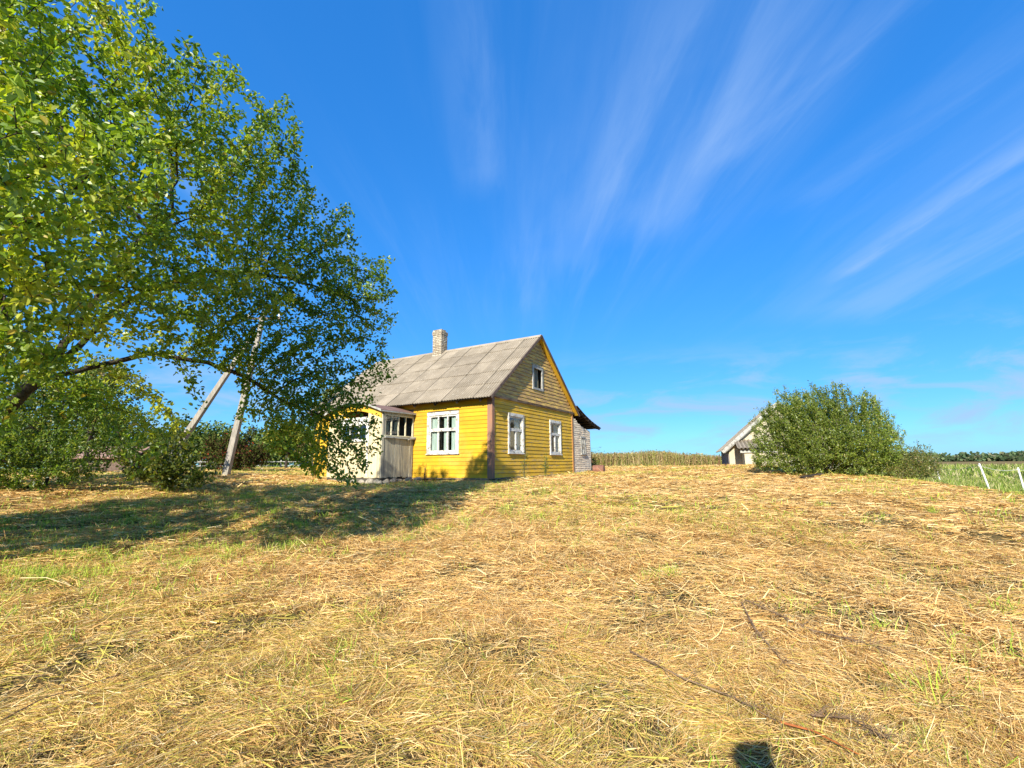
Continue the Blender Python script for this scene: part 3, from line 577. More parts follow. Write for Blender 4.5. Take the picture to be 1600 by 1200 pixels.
mb.box((8.0, -.05, 1.741), (8.64, .03, 1.81)); mb.box((7.96, -.09, .92), (8.68, .03, .979)); ew = mb.build('window', M_greyframe, house, .003); ew['label'] = 'narrow bare window of the lean-to'
mb = MB(); mb.box((8.09, .0, .98), (8.53, .004, 1.74)); mb.build('pane', M_glass, ew)
mb = MB(); pts = []
for i in range(9):
    s_ = i/8; x = W+.02+s_*(3.12); z = 3.22-.86*s_-.10*math.sin(math.pi*s_); pts.append((x, z))
pts = [(x, z+.0) for x, z in pts]
prof = [(x, -.30, z+.03) for x, z in pts]+[(x, -.30, z-.035) for x, z in pts[::-1]]
n = len(pts)
for i in range(n-1):
    a, b_ = pts[i], pts[i+1]; mb.prism([(a[0], -.30, a[1]-.035), (b_[0]+.04, -.30, b_[1]-.045), (b_[0]+.04, -.30, b_[1]+.0), (a[0], -.30, a[1]+.02)], (0, 8, 0))
    for yy in (-.22, 1.2, 2.6): mb.bar((a[0], yy, a[1]-.08), (b_[0], yy, b_[1]-.08), .06, .07)
for i in range(1, n): mb.bar((pts[i][0]-.1, -.29, pts[i][1]-.04), (pts[i][0]-.1, 7, pts[i][1]-.04), .08, .03)
mb.build('lean_to_roof', M_dark, house)
mb = MB(); mb.bar((9.35, -.18, 2.28), (10.3, -.2, 2.30), .03, .03); mb.build('roof_lath', M_barge, house)
# porch
PY0, PY1, PX = 3.61, 6.42, -1.66
def archz(y): s_ = (y-PY0)/(PY1-PY0); return 2.44+.33*math.sin(math.pi*max(0, min(1, s_)))
mb = MB(); y = PY0+.02
mb2 = MB(); x = PX+.0
while x < -.05:                                                # side wall planks below the window, lapped unevenly
    w_ = min(rng.uniform(.12, .19), -.04-x); tn = rng.uniform(.72, 1.1); d = rng.uniform(0, .012)
    mb2.box((x+.003, PY0-.024-d, .05+rng.uniform(-.02, .03)), (x+w_-.003, PY0, 1.50), tn); x += w_
MB().box((PX+.11, PY0-.02, 2.335), (-.02, PY0, 2.42)).build('porch_head_board', M_creamside, house, .003); mb2.build('porch_wall', M_creamside, house, .003).__setitem__('label', 'grey peeling vertical planks of the porch side')
y = PY0
while y < PY1-.02:
    w_ = min(rng.uniform(.11, .15), PY1-y); mid = y+w_/2; tn = rng.uniform(.85, 1.08); d = rng.uniform(0, .008)
    zt = archz(mid)-.20
    if 4.25 < mid < 5.75: mb.box((PX-.022-d, y+.003, 1.32), (PX, y+w_-.003, 1.40), tn) if False else None; zz1 = 1.32
    else: zz1 = zt
    if not (4.15 < mid < 4.30 and False): mb.box((PX-.022-d, y+.002, .06+rng.uniform(-.02, .02)), (PX, y+w_-.002, zz1), tn)
    y += w_
mb.build('porch_wall', M_cream, house, .003)
MB().box((PX-.05, 4.20, .10), (PX-.031, 4.30, 2.2), 1.1).build('porch_trim', M_white, house, .003)
mb = MB(); nA_ = 14; ys = np.linspace(PY0+.0, PY1, nA_+1)     # yellow arched board under the roof
for p, q in zip(ys, ys[1:]): mb.prism([(PX-.032, p, archz(p)-.27), (PX-.032, q, archz(q)-.27), (PX-.032, q, archz(q)-.03), (PX-.032, p, archz(p)-.03)], (.03, 0, 0))
mb.build('porch_fascia', M_ysoffit, house)
mb = MB()
mb.box((PX-.03, 4.30, 1.36), (PX+.0, 5.72, 1.46)); mb.box((PX-.04, 4.30, 1.95), (PX, 5.72, 2.25))
for yy in (4.30, 4.72, 5.18, 5.64): mb.box((PX-.028, yy, 1.461), (PX, yy+.07, 1.949))
pw = mb.build('window', M_white, house, .003); pw['label'] = 'white framed front window of the porch behind the leaves'
mb = MB(); mb.box((PX+.004, 4.32, 1.46), (PX+.008, 5.7, 1.95)); mb.build('pane', M_glass, pw)
mb = MB()                                                      # side window of the porch
z0, z1 = 1.52, 2.33
for f0, w_ in ((PX+.11, .07), (-1.22, .045), (-.86, .045), (-.49, .045), (-.10, .07)): mb.box((f0, PY0-.03, z0+.055), (f0+w_, PY0+.02, z1-.05))
mb.box((PX+.11, PY0-.034, z1-.05), (-.03, PY0+.02, z1)); mb.box((PX+.10, PY0-.05, z0-.0), (-.03, PY0+.02, z0+.055)); sw_ = mb.build('window', wood('cream_sash_paint', (.62, .58, .40), (.54, .5, .36), (.3, .27, .2), (.5, .66), (3, 3, 3), .3, tone=False), house, .003); sw_['label'] = 'four light side window of the porch'
mb = MB(); mb.box((PX+.15, PY0, z0+.05), (-.88, PY0+.004, z1-.05)); mb.build('pane', M_glass, sw_)
for c0, c1 in (((PX-.0, PY0-.04, .05), (PX+.10, PY0+.05, 2.40)), ((PX, PY1-.06, .05), (PX+.09, PY1+.02, 2.40))): MB().box(c0, c1).build('porch_post', M_creamside, house, .004)
mb = MB(); mb.bar((PX+.1, PY0-.07, 1.49), (.0, PY0-.07, 1.47), .09, .045); mb.bar((-.42, PY0-.075, 1.44), (-.02, PY0-.10, 1.53), .10, .05); mb.build('sill', M_greyframe, house, .004)
mb = MB(); mb.box((PX+.02, PY1-.05, .0), (-.0, PY1, 2.3)); mb.box((PX+.0, PY0+.01, -.35), (-.0, PY1, .04)); mb.build('porch_frame', M_inside, house)
mb = MB(); nA_ = 18; ys = np.linspace(PY0-.13, PY1+.13, nA_+1)
def rz_(y): s_ = (y-PY0+.13)/(PY1-PY0+.26); return 2.43+.36*math.sin(math.pi*s_)
for p, q in zip(ys, ys[1:]):
    mb.prism([(PX-.17, p, rz_(p)), (PX-.17, q, rz_(q)), (PX-.17, q, rz_(q)+.028), (PX-.17, p, rz_(p)+.028)], (1.72+.17, 0, 0))
mb.build('porch_roof', M_rustroof, house)
mb = MB()
for p, q in zip(ys, ys[1:]): mb.prism([(PX-.20, p, rz_(p)-.035), (PX-.20, q, rz_(q)-.035), (PX-.20, q, rz_(q)+.04), (PX-.20, p, rz_(p)+.04)], (.03, 0, 0))
mb.bar((PX-.18, PY0-.12, 2.415), (.02, PY0-.12, 2.43), .03, .05); mb.build('porch_roof_edge', M_greyframe, house)
# porch and corner foundation stones
def rock(mb, c, r, seed):
    rs = np.random.default_rng(seed); bm = bmesh.new(); bmesh.ops.create_icosphere(bm, subdivisions=2, radius=1)
    off = rs.normal(0, 1, 3)
    for v in bm.verts:
        d = 1+.16*math.sin(3*v.co.x+off[0])+.14*math.sin(2.6*v.co.y+off[1])+.12*math.cos(3.3*v.co.z+off[2]); v.co = v.co*d
        v.co = Vector((v.co.x*r[0], v.co.y*r[1], v.co.z*r[2]))+Vector(c)
    bm.verts.index_update(); mb.poly([v.co.copy() for v in bm.verts], [tuple(v.index for v in f.verts) for f in bm.faces]); bm.free()
mb = MB(); 
for i, (yy, xx, rr_) in enumerate(((3.72, PX+.02, .17), (4.05, PX-.03, .19), (4.5, PX+.0, .14), (5.0, PX, .16), (5.5, PX, .15), (6.1, PX, .17))): rock(mb, (xx, yy, -.10), (rr_*.8, rr_, rr_*.85), i)
for i, xx in enumerate((-1.35, -1.0, -.7, -.35)): rock(mb, (xx, PY0+.02, -.1), (.17, .12, .13), 20+i)
mb.build('foundation', M_stone2, house, smooth=True)

# loose things against the house
def world(x, y, z=0): return HC+Vector((x*math.sin(YAW)-y*math.cos(YAW), x*math.cos(YAW)+y*math.sin(YAW), z))
def stone_thing(x, y, r, seed, label):
    p = world(x, y); mb = MB(); rock(mb, (0, 0, 0), r, seed); o = mb.build('stone', M_stone2, None, smooth=True); o.location = (p.x, p.y, gz(p.x, p.y)+r[2]*.55); tag(o, label, 'stone')
stone_thing(-.55, 3.30, (.13, .11, .16), 51, 'reddish upright stone in the corner between porch and yellow wall')
stone_thing(-.32, 3.05, (.11, .10, .14), 52, 'smaller stone leaning beside the upright stone at the porch corner')
# sticks at the corner
p = world(-.2, 2.85); mb = MB()
for i in range(4): mb.tube([(0, i*.05, 0), (.03*math.sin(i*2), i*.05+.03, .3), (.07*math.sin(i*3), i*.06, .45+.08*i)], [.012, .010, .006], 6)
o = mb.build('dead_weed', M_deadstalk); o.location = (p.x, p.y, gz(p.x, p.y)-.02); tag(o, 'few thin dead stalks standing at the yellow wall beside the porch', 'dead weed')
# rusty barrel on its side behind the lean-to
bar = empty('barrel', (4.30, 23.4, gz(4.30, 23.4)+.17), R(-22), 'rusty dented metal barrel lying on its side by the lean-to', 'barrel')
mb = MB(); seg = 24; prof = [(-.31, .245), (-.305, .262), (-.29, .25), (-.12, .25), (-.105, .262), (-.09, .25), (.09, .25), (.105, .262), (.12, .25), (.29, .25), (.305, .262), (.31, .245)]; P = []
for xx, r_ in prof:
    for k in range(seg):
        th = 2*math.pi*k/seg; d = 1+.05*math.sin(2*th+1)+.02*math.sin(5*th+xx*7); P.append((xx, math.cos(th)*r_*d, math.sin(th)*r_*d))
mb.poly(P, [(i*seg+k, i*seg+(k+1) % seg, (i+1)*seg+(k+1) % seg, (i+1)*seg+k) for i in range(len(prof)-1) for k in range(seg)]); mb.build('body', M_rust, bar, smooth=True)
for xe in (-.295, .285): mb = MB(); mb.prism([(xe, math.cos(2*math.pi*k/24)*.24, math.sin(2*math.pi*k/24)*.24) for k in range(24)], (.01, 0, 0)); mb.build('end', M_barge, bar)
bar.scale = (.88, .82, .82)

# ------------------------------------------------------------------ trees
def colonize(seeds, par, A, step, infl, kill, grav=(0, 0, 0), iters=200, jit=.15):
    P = [np.array(s_, float) for s_ in seeds]; PR = list(par); A = A.copy(); n0 = len(P)
    pos = np.array(P); near = np.zeros(len(A), int); nd = np.full(len(A), 1e9)
    def upd(idx0):
        nonlocal near, nd
        for k in range(idx0, len(P)):
            d = np.linalg.norm(A-P[k], axis=1); m_ = d < nd; nd[m_] = d[m_]; near[m_] = k
    upd(0); seen = {}
    for it in range(iters):
        if len(A) == 0: break
        act = nd < infl if it > 3 else nd < infl*3
        if not act.any(): act = nd < nd.min()*1.3
        idx = near[act]; dirs = A[act]-np.array(P)[idx]; dirs /= np.linalg.norm(dirs, axis=1)[:, None]+1e-9
        uniq, inv = np.unique(idx, return_inverse=True); sm = np.zeros((len(uniq), 3)); np.add.at(sm, inv, dirs)
        s0 = len(P)
        for u_, s_ in zip(uniq, sm):
            L_ = np.linalg.norm(s_)
            if L_ < 1e-6: continue
            d = s_/L_+np.array(grav)+rng.normal(0, jit, 3); d /= np.linalg.norm(d); q = P[u_]+d*step
            if seen.get(u_, 0) >= 3: 
                dd = np.linalg.norm(A-P[u_], axis=1); nd[(near == u_)] += .0
                kk = (near == u_) & (dd < kill*1.5); nd[kk] = -1; continue
            seen[u_] = seen.get(u_, 0)+1; P.append(q); PR.append(int(u_))
        if len(P) == s0:
            keep = nd > 0
            if keep.all(): break
            A, near, nd = A[keep], near[keep], nd[keep]; continue
        upd(s0); keep = nd > kill; A, near, nd = A[keep], near[keep], nd[keep]
    return np.array(P), np.array(PR)
def radii(P, PR, tip=.004, ex=2.3):
    n = len(P); acc = np.zeros(n)
    r = np.zeros(n)
    for i in range(n-1, -1, -1):
        r[i] = max(tip, acc[i]**(1/ex))
        if PR[i] >= 0: acc[PR[i]] += r[i]**ex
    return r
def limbs(P, PR, r, sel, sides):
    n = len(P); D = np.zeros((n, 3)); D[0] = (0, 0, 1)
    for i in range(n):
        if PR[i] >= 0: D[i] = P[i]-P[PR[i]]
    D /= np.linalg.norm(D, axis=1)[:, None]+1e-9
    main = np.full(n, -1)
    for i in range(n):
        q = PR[i]
        if q >= 0 and (main[q] < 0 or r[i] > r[main[q]]): main[q] = i
    idx = np.where(sel & (PR >= 0))[0]; q = PR[idx]; ismain = main[q] == idx
    def ring(c, d, rad):
        ref = np.where(abs(d[:, 2:3]) > .9, np.array([[1., 0, 0]]), np.array([[0, 0, 1.]])); a = np.cross(d, ref); a /= np.linalg.norm(a, axis=1)[:, None]; b_ = np.cross(d, a)
        th = np.arange(sides)*2*np.pi/sides; return c[:, None]+(a[:, None]*np.cos(th)[None, :, None]+b_[:, None]*np.sin(th)[None, :, None])*rad[:, None, None]
    d0 = np.where(ismain[:, None], D[q]*.5+D[idx]*.5, D[idx]); d0 /= np.linalg.norm(d0, axis=1)[:, None]
    m2 = main[idx]; d1 = np.where((m2 >= 0)[:, None], D[idx]*.5+D[np.maximum(m2, 0)]*.5, D[idx]); d1 /= np.linalg.norm(d1, axis=1)[:, None]
    r0 = np.where(ismain, r[q], np.minimum(r[idx]*1.25, r[q])); V = np.concatenate([ring(P[q], d0, r0), ring(P[idx], d1, r[idx])], 1).reshape(-1, 3)
    b_ = np.arange(len(idx))[:, None]*2*sides; F = np.concatenate([b_+np.array([k, (k+1) % sides, sides+(k+1) % sides, sides+k]) for k in range(sides)], 0); return V, F
def leaves(C, ax, size, colr, wid=.6, fold=.35, nbias=.4, hexa=True):
    n = len(C); ax = ax/(np.linalg.norm(ax, axis=1)[:, None]+1e-9); nr_ = rng.normal(0, 1, (n, 3)); nr_[:, 2] = abs(nr_[:, 2])+nbias; s_ = np.cross(ax, nr_); s_ /= np.linalg.norm(s_, axis=1)[:, None]+1e-9; up = np.cross(s_, ax)
    L_ = size[:, None]; w = wid*L_/2
    if hexa:
        pts = [C, C+ax*L_*.28+s_*w*.85+up*w*fold, C+ax*L_*.68+s_*w*.9+up*w*fold*.8, C+ax*L_-up*L_*.12, C+ax*L_*.68-s_*w*.9+up*w*fold*.8, C+ax*L_*.28-s_*w*.85+up*w*fold]
        V = np.stack(pts, 1).reshape(-1, 3); b_ = np.arange(n)[:, None]*6; F = np.concatenate([b_+np.array([0, 1, 2, 3]), b_+np.array([0, 3, 4, 5])], 0); return V, F, np.repeat(colr, 6, 0)
    V = np.stack([C, C+ax*L_*.5+s_*w, C+ax*L_, C+ax*L_*.5-s_*w], 1).reshape(-1, 3); F = np.arange(n)[:, None]*4+np.array([0, 1, 2, 3]); return V, F, np.repeat(colr, 4, 0)
BOOST = False
def fill(blobs, dens):
    out = []
    for (x, y, z, r_) in blobs:
        n = max(6, int(dens*4.19*r_**3*min(3, max(1, 1/r_))*(2.2 if BOOST and z < 4.9 and r_ < .85 and x > -5.2 else 1))); q = rng.normal(0, 1, (n, 3)); q /= np.linalg.norm(q, axis=1)[:, None]; out.append(np.array([x, y, z])+q*(r_*rng.random(n)**.4)[:, None])
    return np.concatenate(out)
def palette(n, pal, w=None, j=.15): k = rng.choice(len(pal), n, p=w); return np.array(pal)[k]*rng.uniform(1-j, 1+j, n)[:, None]

BL = [(-5.56, 3.37, 5.23, 1.04), (-4.88, 3.49, 5.49, 0.97), (-4.66, 4.09, 5.77, 0.99), (-4.72, 4.62, 6.73, 0.57), (-4.7, 5.05, 6.54, 0.81), (-4.48, 6.14, 6.6, 1.01), (-4.22, 6.8, 6.54, 1.0), (-4.04, 3.88, 4.37, 0.9), (-3.95, 3.06, 3.84, 0.8), (-5.02, 3.29, 3.85, 0.86), (-4.46, 5.4, 5.08, 1.07), (-4.24, 7.25, 5.78, 1.04), (-3.86, 7.91, 5.51, 1.0), (-3.37, 8.56, 5.09, 1.0), (-2.92, 8.94, 4.89, 0.65), (-3.66, 8.44, 4.46, 0.98), (-3.04, 9.0, 4.24, 0.58), (-4.38, 6.93, 4.6, 1.02), (-4.6, 5.8, 4.12, 0.9), (-4.46, 4.59, 3.6, 0.74), (-4.07, 3.54, 3.21, 0.63), (-4.78, 3.62, 3.13, 0.75), (-4.21, 7.95, 3.71, 0.8), (-4.74, 7.18, 3.62, 0.62), (-3.8, 8.6, 3.62, 0.55), (-4.81, 4.52, 2.95, 0.46), (-5.43, 4.42, 2.67, 0.57), (-5.02, 6.23, 3.45, 0.4), (-4.53, 8.01, 3.14, 0.41), (-4.2, 8.3, 2.9, 0.49), (-3.93, 8.65, 2.52, 0.58), (-3.5, 8.83, 2.35, 0.52), (-3.17, 8.96, 2.05, 0.45), (-3.59, 8.8, 1.93, 0.44), (-4.21, 8.4, 2.32, 0.37), (-2.82, 8.97, 2.54, 0.23), (-2.93, 8.83, 1.92, 0.19), (-4.12, 8.89, 2.92, 0.5), (-2.42, 9.19, 5.86, 0.14), (-3.33, 8.25, 6.34, 0.35), (-3.96, 7.07, 7.65, 0.31), (-3.84, 7.7, 6.54, 0.35), (-4.63, 6.03, 2.22, 0.18), (-4.59, 6.31, 1.94, 0.26), (-4.46, 5.65, 1.6, 0.11), (-4.8, 7.14, 2.47, 0.14), (-4.85, 6.86, 2.83, 0.16), (-4.44, 5.41, 1.82, 0.19), (-4.66, 6.01, 1.92, 0.22), (-6.9, 6.2, 6.3, 1.3), (-7.45, 5.9, 6.96, 1.2), (-7.0, 5.4, 4.6, 1.1),
      (-8.6, 4.6, 5.8, 1.5), (-9.4, 6.0, 5.0, 1.5), (-7.2, 4.6, 7.3, 1.3), (-5.6, 5.3, 2.9, .55), (-5.9, 4.9, 2.2, .5), (-5.4, 5.7, 2.4, .4), (-9.3, 3.6, 3.4, 1.5), (-10.6, 4.6, 3.6, 1.6), (-8.7, 2.6, 4.2, 1.3), (-10.2, 6.2, 2.8, 1.2),
      (-3.93, 8.65, 2.52, .5), (-3.5, 8.83, 2.35, .5), (-3.17, 8.96, 2.1, .42), (-3.59, 8.8, 1.93, .44), (-2.95, 8.95, 1.75, .3), (-2.75, 9.0, 2.3, .25), (-4.3, 8.5, 2.6, .4), (-3.35, 8.9, 2.9, .4), (-4.1, 8.3, 3.4, .6), (-3.6, 8.5, 3.1, .55), (-4.6, 8.1, 3.7, .5), (-4.0, 8.6, 2.0, .4), (-3.2, 8.8, 1.6, .35), (-3.0, 8.7, 2.9, .45), (-2.6, 8.9, 3.4, .4), (-3.8, 8.9, 1.55, .3), (-4.9, 7.5, 4.1, .6), (-2.95, 8.6, 1.35, .22),
      (-4.55, 7.3, 4.76, 0.59), (-4.54, 7.19, 4.16, 0.47), (-4.57, 7.63, 4.08, 0.55), (-4.64, 7.36, 3.56, 0.42), (-4.13, 7.08, 4.34, 0.57), (-4.89, 7.44, 4.02, 0.41), (-4.4, 8.19, 3.06, 0.46), (-4.0, 8.17, 2.59, 0.51), (-3.74, 8.62, 2.64, 0.54), (-3.29, 8.7, 2.64, 0.46), (-3.77, 8.5, 2.03, 0.49), (-3.38, 8.77, 1.74, 0.41), (-4.1, 8.23, 2.02, 0.34), (-2.95, 8.92, 1.74, 0.27), (-4.54, 8.11, 2.59, 0.34), (-2.62, 9.03, 1.93, 0.17), (-3.59, 8.47, 3.1, 0.48), (-3.18, 8.84, 3.16, 0.31)]
def polyline(nodes, par, start, pts, step):
    cur = start
    for p in pts:
        a = np.array(nodes[cur]); b_ = np.array(p); n = max(1, int(np.linalg.norm(b_-a)/step))
        for k in range(1, n+1): nodes.append(tuple(a+(b_-a)*k/n+rng.normal(0, .012, 3))); par.append(cur); cur = len(nodes)-1
    return cur
st = .17; base_z = gz(-7.75, 5.55)-.15
nodes = [(-7.75, 5.55, base_z)]; par = [-1]
f1 = polyline(nodes, par, 0, [(-7.6, 5.62, 1.0), (-7.25, 5.8, 1.75)], st)
f2 = polyline(nodes, par, f1, [(-6.71, 6.0, 2.27), (-6.37, 6.07, 2.80)], st)
polyline(nodes, par, f2, [(-5.91, 6.11, 3.61), (-5.5, 6.09, 4.54), (-5.0, 6.3, 5.3)], st)
r4 = polyline(nodes, par, f2, [(-6.05, 6.65, 3.10), (-5.75, 7.06, 3.36), (-5.23, 7.69, 3.35), (-4.7, 8.05, 3.15), (-4.25, 8.4, 2.8)], st)
polyline(nodes, par, f2-2, [(-6.0, 6.9, 4.2), (-5.2, 7.4, 4.9), (-4.4, 7.9, 5.0)], st)
polyline(nodes, par, f1, [(-7.6, 6.3, 3.0), (-7.6, 6.9, 4.6)], st); polyline(nodes, par, f1, [(-8.3, 5.6, 2.8), (-8.7, 5.4, 4.2)], st)
polyline(nodes, par, f2, [(-5.9, 5.2, 3.2), (-5.4, 4.4, 3.9)], st)
BOOST = True; A = fill(BL, 62); BOOST = False; P, PR = colonize(nodes, par, A, st, 1.3, .20, (0, 0, .02), 300)
r = radii(P, PR, .0035, 2.25); r *= min(1, .27/r[0]); r[:1] *= 1.25
tree = empty('deciduous_tree', (P[0][0], P[0][1], P[0][2]), 0, 'big spreading tree with yellow green leaves overhanging the left of the picture', 'tree')
OFF = P[0].copy(); PL = P-OFF
V, F = limbs(PL, PR, r, r > .022, 10); V = V+(rng.normal(0, 1, V.shape)*0); tr_ = npmesh('trunk', V, F, M_bark, tree, smooth=True)
V, F = limbs(PL, PR, r, r <= .022, 4); npmesh('branch', V, F, M_twig, tree, smooth=True)
fine = np.where(r < .0105)[0]; nl = 17
q = np.repeat(fine, nl); dirn = P[q]-P[PR[q]]; dirn /= np.linalg.norm(dirn, axis=1)[:, None]+1e-9
tt = rng.random(len(q)); ax = dirn*.5+rng.normal(0, .7, (len(q), 3))+np.array([0, 0, -.18])
Cn = P[PR[q]]+(P[q]-P[PR[q]])*tt[:, None]+rng.normal(0, .05, (len(q), 3))-OFF
# leaf colour by twig: whole sprays yellow earlier than others
tone_n = fbm(P[q][:, 0]*1.1+P[q][:, 2]*.7, P[q][:, 1]*1.1+P[q][:, 2]*.5+20, 3)+rng.normal(0, .07, len(q))+.022*(P[q][:, 2]-4.3)
cA, cB, cC = np.array([.135, .225, .024]), np.array([.27, .36, .034]), np.array([.48, .49, .055])
f_ = np.clip((tone_n-.32)/.20, 0, 1)[:, None]; g_ = np.clip((tone_n-.56)/.14, 0, 1)[:, None]
cc = (cA*(1-f_)+cB*f_)*(1-g_)+cC*g_; y_ = rng.random(len(q)) < .03; cc[y_] = np.array([.42, .32, .03]); cc *= rng.uniform(.8, 1.2, len(q))[:, None]
V, F, C = leaves(Cn, ax, rng.uniform(.05, .085, len(q)), cc, .64); npmesh('crown', V, F, M_leaf, tree, colors=C)
print('tree nodes', len(P), 'leaves', len(q), 'leaders', len(nodes))

def bushy(name, label, cat, base, blobs, dens, step, kill, nl, ls, pal, pw, shoots=0, sh_len=(.3, .7), nstem=7, stemspread=.5, hexa=False, group=None, tip=.004, twig=M_bushtwig, lmat=M_leaf, infl=1.0, upw=.6, thr=.012, wid=.5, trunk_h=None):
    bx, by = base; bz = gz(bx, by)-.05; nodes, par = [(bx, by, bz)], [-1]
    if trunk_h: polyline(nodes, par, 0, [(bx+rng.normal(0, .1), by, bz+trunk_h)], step)
    else:
        for k in range(nstem):
            a_ = rng.random()*6.28; rr_ = stemspread*rng.random()**.5; polyline(nodes, par, 0, [(bx+math.cos(a_)*rr_*.3, by+math.sin(a_)*rr_*.3, bz+.1), (bx+math.cos(a_)*rr_, by+math.sin(a_)*rr_, bz+.7)], step)
    P, PR = colonize(nodes, par, fill(blobs, dens), step, infl, kill, (0, 0, .03), 160)
    ctr = np.array([bx, by, bz+.3]); LX, LA, LS = [], [], []
    ext_P, ext_R = [P], [PR]; n = len(P)
    haschild = np.zeros(n, bool); haschild[PR[PR >= 0]] = True; tips = np.where(~haschild)[0]
    if shoots:
        pick = rng.choice(tips, min(shoots, len(tips)), replace=False); cur = n; NP, NR = [], []
        for i in pick:
            d = P[i]-ctr; d /= np.linalg.norm(d); d = d*.75+np.array([0, 0, upw])+rng.normal(0, .28, 3); d /= np.linalg.norm(d); L_ = rng.uniform(*sh_len); k = max(2, int(L_/.12)); last = i; pp_ = P[i].copy()
            for s_ in range(k):
                d = d+np.array([0, 0, .05])+rng.normal(0, .05, 3); d /= np.linalg.norm(d); pp_ = pp_+d*L_/k; NP.append(pp_.copy()); NR.append(last); last = cur; cur += 1
        P = np.concatenate([P, np.array(NP)]); PR = np.concatenate([PR, np.array(NR)])
    r_ = radii(P, PR, tip, 2.3); root = empty(name, tuple(P[0]), 0, label, cat, group); O = P[0].copy(); PL = P-O
    V, F = limbs(PL, PR, r_, r_ > -1, 4); npmesh('trunk' if trunk_h else 'stems', V, F, twig, root, smooth=True)
    fi = np.where((r_ < thr) & (PR >= 0))[0]; q = np.repeat(fi, nl); d = P[q]-P[PR[q]]; d /= np.linalg.norm(d, axis=1)[:, None]+1e-9
    C_ = P[PR[q]]+(P[q]-P[PR[q]])*rng.random(len(q))[:, None]+rng.normal(0, ls[1]*.5, (len(q), 3))-O
    tn = fbm(P[q][:, 0]*1.3+P[q][:, 2], P[q][:, 1]*1.3+P[q][:, 2], 3)[:, None]
    cc = palette(len(q), pal, pw)*(.75+.5*tn)
    V, F, C = leaves(C_, d*.8+rng.normal(0, .55, (len(q), 3)), rng.uniform(*ls, len(q)), cc, wid, hexa=hexa); npmesh('crown' if trunk_h else 'foliage', V, F, lmat, root, colors=C)
    print(name, len(P), len(q)); return root
# the round bush in front of the shed
z0 = gz(11.0, 16.2)
BB = [(x-.25, 15.9+.25*math.sin(x*3), z0+zz*.92-.05, r_) for x, zz, r_ in ((9.15, .75, .62), (9.9, .7, .78), (10.7, .65, .8), (11.5, .65, .8), (12.3, .7, .78), (12.9, .8, .6), (9.1, 1.55, .55), (9.8, 1.6, .75), (10.6, 1.7, .85), (11.5, 1.7, .85), (12.3, 1.6, .8), (13.0, 1.5, .5),
      (10.0, 2.3, .62), (10.7, 2.5, .7), (11.5, 2.6, .7), (12.2, 2.35, .62), (11.1, 2.85, .4), (12.75, 2.0, .45))]+[(9.35, 16.1, z0+2.05, .55), (9.9, 16.3, z0+2.5, .45), (10.4, 17.0, z0+1.5, .9), (11.6, 17.1, z0+1.6, .9), (11.0, 15.2, z0+1.0, .7), (12.0, 15.3, z0+.9, .65), (10.1, 15.3, z0+.9, .6)]
BUSHP = [(.215, .275, .04), (.155, .21, .032), (.32, .37, .06), (.095, .135, .022), (.36, .32, .08)]
bushy('hawthorn_bush', 'large round spiky green bush hiding most of the white shed', 'bush', (10.8, 16.2), BB, 120, .12, .14, 22, (.045, .08), BUSHP, [.3, .3, .2, .15, .05], shoots=700, sh_len=(.15, .45), nstem=12, stemspread=1.2, upw=.75, wid=.5)
z1 = gz(13.2, 15.5)
BB2 = [(13.1, 15.3, z1+.5, .5), (13.6, 15.5, z1+.45, .45), (14.1, 15.9, z1+.4, .4), (12.7, 15.0, z1+.4, .4), (13.4, 15.7, z1+.8, .38), (12.2, 14.9, z1+.3, .32)]
bushy('shrub', 'low brownish green shrub at the right foot of the large bush', 'shrub', (13.2, 15.5), BB2, 130, .10, .14, 14, (.04, .07), [(.18, .21, .04), (.25, .22, .06), (.13, .16, .03), (.30, .22, .08)], [.35, .25, .25, .15], shoots=220, sh_len=(.15, .4), nstem=8, stemspread=.6)
# second orchard tree behind the big one, its crown reaching the ground at the far left
def pz(x, y, z): return (x, y, gz(x, y)+z)
OB = []
for (x, y, z, r_) in ((-12.6, 12.4, 1.0, 1.0), (-11.6, 12.3, 1.0, .9), (-13.8, 12.6, 1.2, 1.1), (-12.6, 12.6, 1.9, 1.0), (-11.3, 12.6, 1.7, .8), (-14, 12.5, 2.4, 1.1), (-10.6, 12.6, 1.2, .55), (-13.2, 13.2, 2.8, .9), (-12.0, 13.0, 2.6, .8), (-15.0, 13, 1.3, 1.2), (-10.6, 12.9, 1.9, .5), (-12.2, 12.0, .7, .8), (-13.5, 12.0, .8, .9), (-11.2, 12.0, .8, .6), (-14.5, 12.0, 2.0, 1.0), (-15.5, 12.6, 3.2, 1.2), (-13.0, 12.2, 3.3, .8), (-11.4, 12.4, 2.5, .5)): OB.append(pz(x, y, z)+(r_,))
bushy('orchard_tree', 'low dense orchard tree with crown down to the grass at far left', 'tree', (-12.9, 13.0), OB, 46, .16, .22, 18, (.06, .10), [(.11, .18, .025), (.19, .26, .03), (.32, .34, .045), (.07, .11, .02)], [.35, .3, .15, .2], shoots=200, sh_len=(.2, .5), trunk_h=.9, twig=M_twig, hexa=True)
